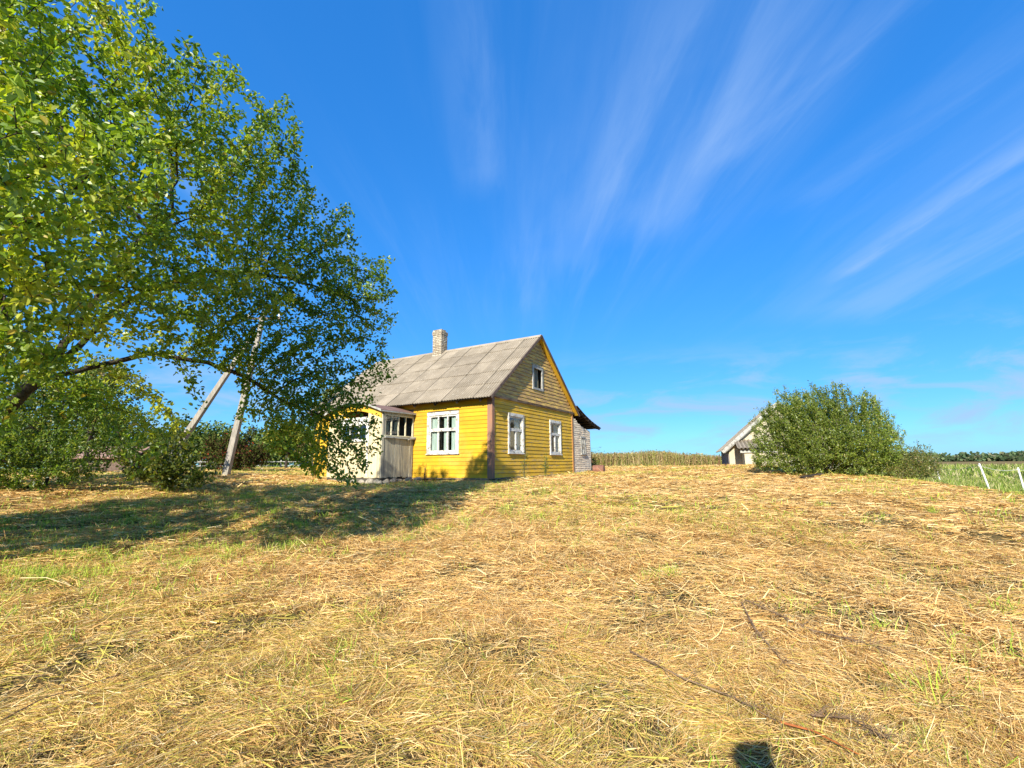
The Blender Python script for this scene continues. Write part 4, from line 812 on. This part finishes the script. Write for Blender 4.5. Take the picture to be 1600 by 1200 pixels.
# leafy sucker growth in front of the strut
SB = [pz(-9.9, 12.6, .55)+(.45,), pz(-9.3, 12.5, .6)+(.5,), pz(-8.8, 12.6, .5)+(.4,), pz(-9.5, 12.8, 1.0)+(.4,), pz(-8.6, 12.5, .35)+(.25,)]
bushy('maple_sapling', 'leafy young maple with yellowing top in front of the slanting concrete strut', 'sapling', (-9.4, 12.7), SB, 80, .12, .18, 9, (.07, .12), [(.13, .16, .025), (.09, .12, .02), (.28, .25, .04), (.06, .08, .02)], [.35, .3, .2, .15], shoots=30, nstem=5, stemspread=.3, twig=M_twig, hexa=True, wid=.9)
RB = [pz(-14.6, 24.5, .8)+(.9,), pz(-13.8, 24.6, .7)+(.8,), pz(-15.6, 24.8, .9)+(.9,), pz(-14.4, 24.8, 1.3)+(.6,)]
bushy('red_leaved_shrub', 'dark green shrub flecked with dull red leaves behind the upright concrete pole', 'shrub', (-14.6, 24.8), RB, 30, .18, .26, 16, (.10, .16), [(.085, .032, .022), (.055, .032, .02), (.07, .085, .02), (.42, .06, .03)], [.12, .24, .61, .03], shoots=60, twig=M_twig, lmat=M_farleaf)
# saplings at the gable wall
for (x, y, h, lab) in ((1.55, -.42, 1.15, 'thin pale sapling reaching the sill of the nearer gable window'), (3.30, -.40, .95, 'leafier short sapling between the two gable windows')):
    p = world(x, y); zz = gz(p.x, p.y); b_ = [(p.x, p.y, zz+h*.45, .22), (p.x+.03, p.y, zz+h*.8, .16), (p.x, p.y, zz+h*1.0, .08)]
    bushy('sapling', lab, 'sapling', (p.x, p.y), b_, 500 if x < 2 else 900, .06, .09, 3 if x < 2 else 5, (.03, .06), [(.16, .22, .03), (.24, .26, .05), (.12, .17, .03)], [.4, .3, .3], nstem=3, stemspread=.08, tip=.003)
p = world(9.9, .2); zz = gz(p.x, p.y)
mb = MB(); rs = random.Random(4); mb.tube([(0, 0, 0), (.03, 0, .7), (.06, 0, 1.15)], [.012, .01, .006], 6)
for k in range(4):
    a_ = .6+k*.28; mb.tube([(.03, 0, .35+.2*k), (.03+.2*math.cos(k), 0, .6+.2*k), (.25+.1*k, .05*k, .75+.16*k)], [.008, .006, .003], 5)
    ex_ = Vector((.25+.1*k, .05*k, .75+.16*k))
    for j in range(6): mb.tube([ex_, ex_+Vector((.09*math.cos(j), .09*math.sin(j), .06))], [.003, .002], 4)
o = mb.build('dead_umbel_plant', M_deadstalk); o.location = (p.x, p.y, zz); tag(o, 'dry branching umbel stalk standing beside the lean-to wall', 'dead plant')
WB = [(p.x+.2, p.y+.8, zz+.35, .4), (p.x+.6, p.y+1.4, zz+.3, .35)]
bushy('nettle_clump', 'yellow green weed clump behind the corner of the lean-to', 'weeds', (p.x+.3, p.y+1.0), WB, 150, .1, .15, 6, (.05, .09), [(.18, .20, .04), (.12, .15, .03), (.24, .22, .06)], [.4, .4, .2], nstem=6, stemspread=.3, lmat=M_farleaf)

def puff_tree(name, label, base, h, rad, n, size, pal, pw, group=None, cat='tree', low=.15, lobes=9, trunkr=.12, seed=1):
    """background tree: trunk, limbs and a crown of leaf clumps with gaps"""
    rs = np.random.default_rng(seed); bx, by = base; bz = gz(bx, by); root = empty(name, (bx, by, bz-.1), 0, label, cat, group)
    lob = [(rs.normal(0, rad*.42), rs.normal(0, rad*.42), h*rs.uniform(low+.2, .86), rad*rs.uniform(.38, .62)) for _ in range(lobes)]+[(0, 0, h*.82, rad*.35)]
    mb = MB(); mb.tube([(0, 0, 0), (rs.normal(0, .05), 0, h*.35), (0, rs.normal(0, .05), h*.75)], [trunkr, trunkr*.75, trunkr*.3], 7)
    for (x, y, z, r_) in lob: mb.tube([(0, 0, h*.3), (x*.5, y*.5, z*.75), (x, y, z)], [trunkr*.5, trunkr*.3, .02], 5)
    mb.build('trunk', M_twig, root)
    C_, k = [], n//len(lob)
    for (x, y, z, r_) in lob:
        sub = rs.normal(0, 1, (max(4, k//22), 3)); sub /= np.linalg.norm(sub, axis=1)[:, None]; sub = sub*r_*rs.uniform(.65, 1.1, (len(sub), 1)); q = sub[rs.integers(0, len(sub), k)]+rs.normal(0, r_*.16, (k, 3)); C_.append(q*np.array([1, 1, .85])+np.array([x, y, z]))
    C_ = np.concatenate(C_); C_ = C_[C_[:, 2] > low*h*.4]; V, F, C = leaves(C_, rs.normal(0, 1, C_.shape), rs.uniform(size*.7, size*1.3, len(C_)), palette(len(C_), pal, pw, .25), .8, hexa=False); npmesh('crown', V, F, M_farleaf, root, colors=C); return root
YG = [(.20, .21, .03), (.14, .16, .025), (.27, .24, .04), (.09, .11, .02)]; DG = [(.085, .125, .03), (.11, .155, .035), (.06, .09, .025), (.16, .18, .045)]
puff_tree('bushy_tree', 'yellow green bushy tree at the wood edge just left of the house', (-18.2, 37.5), 3.9, 2.0, 9000, .16, YG, [.35, .3, .15, .2], seed=3)
puff_tree('round_bush', 'low rounded pale green bush in front of the wood', (-21.2, 38.0), 1.6, 1.1, 3500, .10, [(.16, .19, .05), (.12, .15, .04)], [.5, .5], cat='bush', low=.0, trunkr=.05, seed=5)
puff_tree('birch_tree', 'pale light green tree rising behind the orchard tree at far left', (-20.6, 22.5), 6.0, 1.8, 8000, .12, [(.16, .20, .05), (.22, .24, .06), (.28, .22, .07)], [.45, .35, .2], seed=8, lobes=12)
puff_tree('garden_tree', 'slender light green tree top showing behind the left end of the roof', (-11.6, 29.5), 5.9, 1.6, 5000, .10, [(.16, .22, .05), (.22, .26, .06)], [.5, .5], seed=9)
puff_tree('leaning_willow', 'sparse brownish tree between the yellow green tree and the house', (-15.2, 36), 2.7, 1.3, 2400, .12, [(.22, .16, .08), (.14, .14, .05), (.28, .22, .10)], [.4, .3, .3], seed=12)
# distant woods: one mass each
def wood_mass(name, label, specs, pal, pw):
    CC, SS = [], []
    for (x, y, z, h, rad, n, size) in specs:
        k = n; q = rng.normal(0, 1, (k, 3)); q /= np.linalg.norm(q, axis=1)[:, None]; q *= rng.uniform(.6, 1.05, (k, 1)); nl_ = 6; lob = np.stack([rng.normal(0, rad*.45, nl_), rng.normal(0, rad*.45, nl_), h*rng.uniform(.25, .8, nl_)], -1); kk = rng.integers(0, nl_, k)
        c_ = lob[kk]+q*np.array([rad*.55, rad*.55, h*.26]); c_[:, 2] = np.abs(c_[:, 2]); CC.append(c_+np.array([x, y, z])); SS.append(rng.uniform(size*.7, size*1.3, k))
        SS[-1] = SS[-1]; 
    Cn = np.concatenate(CC); S_ = np.concatenate(SS); tn = [rng.uniform(.75, 1.25) for _ in specs]; tn = np.repeat(tn, [s_[5] for s_ in specs])[:, None]
    V, F, C = leaves(Cn, rng.normal(0, 1, Cn.shape), S_, palette(len(Cn), pal, pw, .2)*tn, .85, hexa=False); tag(npmesh(name, V, F, M_farleaf, colors=C), label, 'wood', kind='stuff')
sp_ = []
for k in range(70):
    a_ = R(rng.uniform(-52, -17)); d = rng.uniform(62, 80); h = rng.uniform(4.8, 6.6); x, y = d*math.sin(a_), d*math.cos(a_); sp_.append((x, y, gz(x, y)-.2, h, rng.uniform(2, 3), 750, .34))
wood_mass('mixed_wood', 'dense dark green wood closing the field at the left', sp_, DG, [.35, .3, .2, .15])
sp_ = []
for k in range(330):
    a_ = R(-15+k*.215+rng.normal(0, .12)); d = rng.uniform(420, 520); h = rng.uniform(5.5, 9)*(1.0+.25*math.sin(k*.13)); x, y = d*math.sin(a_), d*math.cos(a_); sp_.append((x, y, -.2, h*.9, rng.uniform(4, 7), 150, 2.2))
wood_mass('far_forest', 'long low band of forest along the horizon at right', sp_, [(.11, .16, .075), (.085, .13, .06), (.15, .19, .09), (.15, .15, .09)], [.35, .3, .2, .15])  # greens lifted and blued, distance haze put into the leaf colour

# ------------------------------------------------------------------ shed behind the bush
shx, shy = 15.1, 25.0; sz = gz(shx, shy)-.55
shed = empty('shed', (shx-.2, shy+.8, sz), R(-20), 'small white shed with gable roof and corrugated porch half hidden by the large bush', 'shed')
hwid, eav, rid, dep = 3.0, 1.75, 4.35, 5.0
mb = MB(); mb.prism([(-hwid+.35, 0, 0), (hwid-.35, 0, 0), (hwid-.35, 0, eav+.25), (0, 0, rid-.1), (-hwid+.35, 0, eav+.25)], (0, .12, 0)); mb.box((hwid-.47, .121, 0), (hwid-.35, dep, eav+.2)); mb.box((-hwid+.47, dep-.1, 0), (hwid-.47, dep, eav)); mb.build('wall', M_shedwall, shed)
mb = MB(); y = .12
while y < dep: mb.box((-hwid+.35-.03-random.uniform(0, .015), y+.01, 0), (-hwid+.35, y+.17, eav+.2), random.uniform(.6, 1.1)); y += .18
mb.build('wall', M_greyplank, shed).__setitem__('label', 'dark grey plank side wall')
for s_ in (-1, 1):
    dx = Vector((-s_*hwid, 0, rid-eav+.05)).normalized(); nn_ = Vector((s_*(rid-eav+.05), 0, hwid)).normalized(); ln_ = math.hypot(hwid, rid-eav+.05)
    corr_roof('roof', Vector((s_*hwid, -.35, eav)), Vector((0, 1, 0)), dx, nn_, dep+.7, ln_, .9, 1.3, 6, .022, shed, M_roof)
mb = MB(); 
for s_ in (-1, 1): mb.bar((s_*(hwid+.02), -.38, eav-.06), (0, -.38, rid-.0), .03, .18); mb.bar((s_*(hwid-.1), 0, eav-.10), (0, 0, rid-.12), .7, .05)
mb.build('barge_board', M_greyframe, shed)
# front annex: pale box under its own corrugated lean-to roof
mb = MB(); mb.box((-2.0, -1.25, 0), (1.6, -.0, 1.70)); mb.build('annex_wall', M_shedwall, shed)
mb = MB(); mb.box((-2.2, -1.34, 1.62), (1.7, -1.26, 1.80)); mb.build('annex_beam', M_greyframe, shed)
corr_roof('annex_roof', Vector((-2.35, -1.62, 1.83)), Vector((1, 0, 0)), Vector((0, 1.6, .52)).normalized(), Vector((0, -.52, 1.6)).normalized(), 3.9, 1.74, 1.0, 1.74, 5, .035, shed, M_roof)
# leaning slats in front
grp = 'grey slats leaning on the shed'
pf = empty('picket_fence', (shx-2.1, shy-2.9, gz(shx-2.1, shy-2.9)-.1), R(-20), 'short grey picket fence between the shed wall and the bush', 'fence')
mb = MB(); mb.bar((-.05, .04, .35), (1.75, .04, .35), .03, .06); mb.bar((-.05, .04, .80), (1.75, .04, .80), .03, .06); mb.build('rail', M_greyplank, pf)
for k in range(13):
    mb = MB(); mb.bar((k*.14, 0, 0), (k*.14+.02*math.sin(k*2.3), 0, .98+.08*math.sin(k*1.7)), .07, .022, up=(0, 1, 0), tone=random.uniform(.7, 1.1)); mb.build('picket', M_greyplank, pf)
# dark weathered plank lying by the bush
mb = MB(); mb.bar((-.35, 0, 0), (.35, .12, .10), .16, .035); mb.bar((-.3, .15, -.01), (.2, .22, .0), .12, .03); o = mb.build('plank', M_dark, None, .003); o.location = (9.05, 14.2, gz(9.05, 14.2)+.07); tag(o, 'dark weathered plank lying on the hay in front of the bush', 'plank')

# ------------------------------------------------------------------ utility pole with strut
pole = empty('utility_pole', (-10.46, 17.05, gz(-10.46, 17.05)-.1), 0, 'pale concrete utility pole leaning slightly, braced by a slanting strut', 'utility pole')
mb = MB(); mb.prism([(-.13, -.11, 0), (.13, -.11, 0), (.13, .11, 0), (-.13, .11, 0)], (0, 0, .02))
def taper(mb, a, b_, w0, w1):
    a, b_ = Vector(a), Vector(b_); d = (b_-a).normalized(); s_ = d.cross(Vector((0, 1, 0))).normalized(); u_ = s_.cross(d); P = []
    for e_, w_ in ((a, w0), (b_, w1)):
        for i_, j_ in ((-1, -1), (1, -1), (1, 1), (-1, 1)): P.append(e_+s_*i_*w_/2+u_*j_*w_*.45)
    mb.poly(P, [(0, 1, 2, 3), (4, 5, 6, 7), (0, 1, 5, 4), (1, 2, 6, 5), (2, 3, 7, 6), (3, 0, 4, 7)])
mb = MB(); taper(mb, (0, 0, 0), (.85, .1, 6.4), .22, .15); mb.build('pole', M_concrete, pole, .015)
mb = MB(); taper(mb, (-2.35, -.2, 0), (.52, -.12, 5.2), .21, .15); mb.build('strut', M_concrete, pole, .015)
mb = MB(); mb.bar((.2, .1, 6.1), (1.5, .1, 6.1), .07, .07); 
mb.build('crossarm', M_barge, pole)
for k, xx in enumerate((.26, 1.44)):
    mb = MB(); mb.tube([(xx, .1, 6.13), (xx, .1, 6.2), (xx, .1, 6.23), (xx, .1, 6.3)], [.03, .05, .035, .02], 8); mb.build('insulator', M_post, pole)

# ------------------------------------------------------------------ fences
def stake(x, y, h, lean, label):
    z = gz(x, y); root = empty('fence_post', (x, y, z-.05), 0, label, 'fence post', 'white electric fence posts along the pasture')
    mb = MB(); mb.tube([(0, 0, 0), (lean*.5, 0, h*.5), (lean, 0, h)], [.028, .026, .024], 8); mb.build('stake', M_post, root)
    mb = MB(); mb.tube([(lean-.035, 0, h-.06), (lean+.035, 0, h-.06)], [.014, .014], 6); mb.build('clip', M_post, root); return Vector((x+lean, y, z-.05+h-.06))
t1 = stake(15.64, 15.47, .98, -.22, 'leaning white fence post standing nearest, in front of green pasture')
t2 = stake(17.45, 16.1, .98, -.10, 'white fence post cut by the right edge of the picture')
t3 = stake(20.0, 22.0, .9, -.12, 'farthest faint white fence post nearest the large bush')
t4 = Vector((21, 27, gz(21, 27)+.7))
mb = MB()
for a_, b_ in ((t3, t1), (t1, t2), (t2, t2+Vector((3, .6, -.25)))):
    pts = [a_.lerp(b_, s_)-Vector((0, 0, .10*math.sin(math.pi*s_))) for s_ in np.linspace(0, 1, 9)]; mb.tube(pts, .006, 5)
tag(mb.build('fence_wire', M_wire), 'thin pale electric fence wire strung between the white posts', 'fence wire')
rf = empty('rail_fence', (-21.5, 40.2, 1.35), R(2), 'low grey rail fence in front of the wood at left', 'fence')
mb = MB(); mb.bar((-7, 0, .62+.03), (6.6, 0, .62-.05), .05, .07); mb.bar((-7, 0, .30), (6.6, 0, .28), .04, .05); mb.build('rail', M_greyframe, rf)
for k in range(9): 
    mb = MB(); xx = -7+k*1.7; mb.box((xx-.05, .03, -.3), (xx+.05, .12, .74)); mb.build('post', M_greyframe, rf)
# low outbuilding with a faded red roof and a white box far left, half hidden by leaves
ob = empty('outbuilding', (-24.6, 27.8, gz(-24.6, 27.8)-.1), R(12), 'low dark outbuilding with faded pink roof behind the trees at left', 'outbuilding')
mb = MB(); mb.box((-1.6, 0, 0), (1.6, 2.6, .95)); mb.build('wall', M_barge, ob)
mb = MB(); mb.prism([(-1.9, -.3, .92), (-1.9, 1.3, 1.6), (-1.9, 2.9, .92), (-1.9, 2.9, .98), (-1.9, 1.3, 1.67), (-1.9, -.3, .98)], (3.8, 0, 0)); mb.build('roof', plain('faded_pink_roof', (.34, .20, .14), (.25, .16, .12), 3), ob)
wt = empty('water_tank', (-15.0, 38.3, gz(-15.0, 38.3)), 0, 'small pale tank standing beyond the left end of the house', 'tank')
mb = MB(); mb.box((-.62, -.5, .12), (.62, .5, 1.05)); mb.build('body', M_shedwall, wt, .08); mb = MB(); mb.tube([(0, 0, 1.05), (0, 0, 1.13)], .14, 12); mb.build('lid', M_greyframe, wt)
mb = MB(); mb.box((-.66, -.54, 0), (.66, .54, .119)); mb.build('pallet', M_greyplank, wt)
hl = empty('farm_hall', (315, 268, -.2), R(-30), 'long low white farm hall on the horizon at the right edge', 'building')
mb = MB(); mb.box((-6, 0, 0), (60, 12, 1.7)); mb.build('wall', M_post, hl); mb = MB(); mb.prism([(-7, -.5, 1.701), (-7, 6, 2.9), (-7, 12.5, 1.701)], (68, 0, 0)); mb.build('roof', plain('white_hall_roof', (.78, .79, .8), (.7, .71, .72), 2, bmp=0), hl)

# ------------------------------------------------------------------ dead stalks and litter on the hay
def stalk_thing(name, label, pts, rad, mat, cat='stalk', twigs=0, seed=1, curls=0):
    rs = np.random.default_rng(seed); P = [Vector((x, y, gz(x, y)+.05+h)) for x, y, h in pts]; o_ = P[0].copy(); mb = MB(); mb.tube([p-o_ for p in P], list(np.linspace(rad, rad*.45, len(P))), 7)
    for k in range(twigs):
        i = rs.integers(0, len(P)-1); s_ = rs.random(); a_ = P[i].lerp(P[i+1], s_)-o_; d = Vector(rs.normal(0, 1, 3)); d.z = abs(d.z)*.35; d += (P[i+1]-P[i]).normalized()*.8; d.normalize(); L_ = rs.uniform(.05, .2); mid = a_+d*L_*.5+Vector((0, 0, .02)); mb.tube([a_, mid, a_+d*L_-Vector((0, 0, .01))], [rad*.35, rad*.25, .001], 4)
        for j in range(curls):
            c_ = a_.lerp(a_+d*L_, rs.random()); mb.tube([c_, c_+Vector(rs.normal(0, .02, 3)), c_+Vector(rs.normal(0, .03, 3))], [.0035, .005, .001], 4)
    o = mb.build(name, mat); o.location = o_; tag(o, label, cat)
from math import tan
def gp(px_, py_):
    """ground point seen at a photo pixel, used only to read positions off"""
    Xp = px_-800; Yp = 600-py_; c, s_ = math.cos(.00868), math.sin(.00868); Xp, Yp = c*Xp+s_*Yp, -s_*Xp+c*Yp; c, s_ = math.cos(.17165), math.sin(.17165)
    d = Vector((Xp, 719.33*c-Yp*s_, Yp*c+719.33*s_)).normalized(); p = Vector((0, 0, CAMZ)); 
    for _ in range(4000):
        p = p+d*.01
        if p.z < gz(p.x, p.y): break
    return p.x, p.y
stalk_thing('dead_dock_stalk', 'glossy orange brown bare stalk at the bottom edge', [(*gp(1222, 1148), .01), (*gp(1275, 1170), .03), (*gp(1345, 1205), .02)], .0065, M_cutwood)
stalk_thing('dead_weed_stalk', 'long dark dead weed running from the centre right, upper branch of the fork', [(*gp(1165, 950), .02), (*gp(1215, 975), .03), (*gp(1270, 1000), .02), (*gp(1350, 1020), .02), (*gp(1400, 1035), .01)], .008, M_litter, 'dead weed', 34, 3, 0)
stalk_thing('dead_weed_stalk', 'dark dead weed of the fork that slants down towards the bottom', [(*gp(1160, 955), .02), (*gp(1180, 1000), .04), (*gp(1215, 1040), .02), (*gp(1245, 1068), .01)], .007, M_litter, 'dead weed', 30, 4, 0)
stalk_thing('dead_weed_stalk', 'greenish brown stalk curving through the hay above the orange stalk', [(*gp(985, 1035), .02), (*gp(1070, 1085), .04), (*gp(1150, 1115), .03), (*gp(1215, 1150), .02)], .006, M_litter, 'dead weed', 16, 5, 0)
stalk_thing('dead_weed_stalk', 'dense dark curled weed litter beside the orange stalk', [(*gp(1270, 1140), .02), (*gp(1330, 1150), .04), (*gp(1390, 1180), .02)], .006, M_litter, 'dead weed', 46, 6, 0)
stalk_thing('dark_twig', 'thin dark bent twig on the hay at lower left', [(*gp(0, 1150), .03), (*gp(60, 1122), .05), (*gp(180, 1080), .04), (*gp(262, 1052), .05)], .0035, M_deadstalk, 'twig', 5, 7, 0)
stalk_thing('hay_stem', 'long pale stem lying loose on the hay at the left', [(*gp(30, 918), .05), (*gp(70, 920), .07), (*gp(108, 930), .05)], .006, plain('pale_stem', (.72, .56, .30), (.6, .45, .2), 8, bmp=0), 'stem', 0, 8)

# ------------------------------------------------------------------ the photographer, standing behind the camera (only the shadow of the head is in the picture)
def skinned(name, joints, bones, mat, parent=None, sub=1):
    keys = list(joints); me = bpy.data.meshes.new(name); me.from_pydata([joints[k][:3] for k in keys], [(keys.index(a), keys.index(b_)) for a, b_ in bones], []); o = bpy.data.objects.new(name, me); col.objects.link(o)
    sk = o.modifiers.new('skin', 'SKIN'); sk.use_smooth_shade = True
    for i, k in enumerate(keys): me.skin_vertices[0].data[i].radius = (joints[k][3], joints[k][4] if len(joints[k]) > 4 else joints[k][3]); me.skin_vertices[0].data[i].use_root = (i == 0)
    ss = o.modifiers.new('sub', 'SUBSURF'); ss.levels = sub; ss.render_levels = sub; me.materials.append(mat)
    if parent: o.parent = parent
    return o
gx0, gy0 = 0.19, -.26
per = empty('person', (gx0, gy0, gz(gx0, gy0)), 0, 'person in dark jacket standing behind the camera, casting the head shadow at the bottom edge', 'person')
J = dict(pelvis=(0, 0, .98, .16, .12), waist=(0, 0, 1.14, .145, .11), chest=(0, .0, 1.36, .17, .12), neck=(0, .01, 1.56, .062), head0=(0, .025, 1.64, .075), head1=(0, .03, 1.74, .098), head2=(0, .02, 1.82, .078))
B_ = [('pelvis', 'waist'), ('waist', 'chest'), ('chest', 'neck'), ('neck', 'head0'), ('head0', 'head1'), ('head1', 'head2')]
J['nose'] = (0, .125, 1.70, .012); B_.append(('head1', 'nose'))
for q, sx in (('l', -1), ('r', 1)):
    J.update({q+'sh': (sx*.19, 0, 1.47, .065), q+'el': (sx*.27, .12, 1.27, .046), q+'wr': (sx*.14, .20, 1.50, .03), q+'pa': (sx*.11, .215, 1.55, .034, .02),
              q+'hip': (sx*.10, 0, .90, .095), q+'kn': (sx*.12, .02, .50, .062), q+'an': (sx*.13, -.02, .09, .042), q+'toe': (sx*.15, .15, .04, .038), q+'ear': (sx*.105, .01, 1.71, .012)})
    B_ += [('chest', q+'sh'), (q+'sh', q+'el'), (q+'el', q+'wr'), (q+'wr', q+'pa'), ('pelvis', q+'hip'), (q+'hip', q+'kn'), (q+'kn', q+'an'), (q+'an', q+'toe'), ('head1', q+'ear')]
    for k in range(4):
        J[q+'f%d' % k] = (sx*(.09-.004*k), .222, 1.60+.006*k-.012*(k == 3), .009); J[q+'g%d' % k] = (sx*(.06-.003*k), .215, 1.615+.014*k-.02, .008); B_ += [(q+'pa', q+'f%d' % k), (q+'f%d' % k, q+'g%d' % k)]
    J[q+'t'] = (sx*.075, .20, 1.555, .010); J[q+'t2'] = (sx*.05, .205, 1.565, .009); B_ += [(q+'pa', q+'t'), (q+'t', q+'t2')]
skinned('body', J, B_, plain('dark_jacket', (.05, .06, .09), (.04, .045, .07), 8, bmp=0), per)
skinned('hair', dict(a=(0, -.01, 1.80, .085), b=(0, -.05, 1.74, .085), c=(0, .04, 1.84, .07)), [('a', 'b'), ('a', 'c')], plain('brown_hair', (.06, .04, .025), (.04, .03, .02), 20, bmp=0), per)
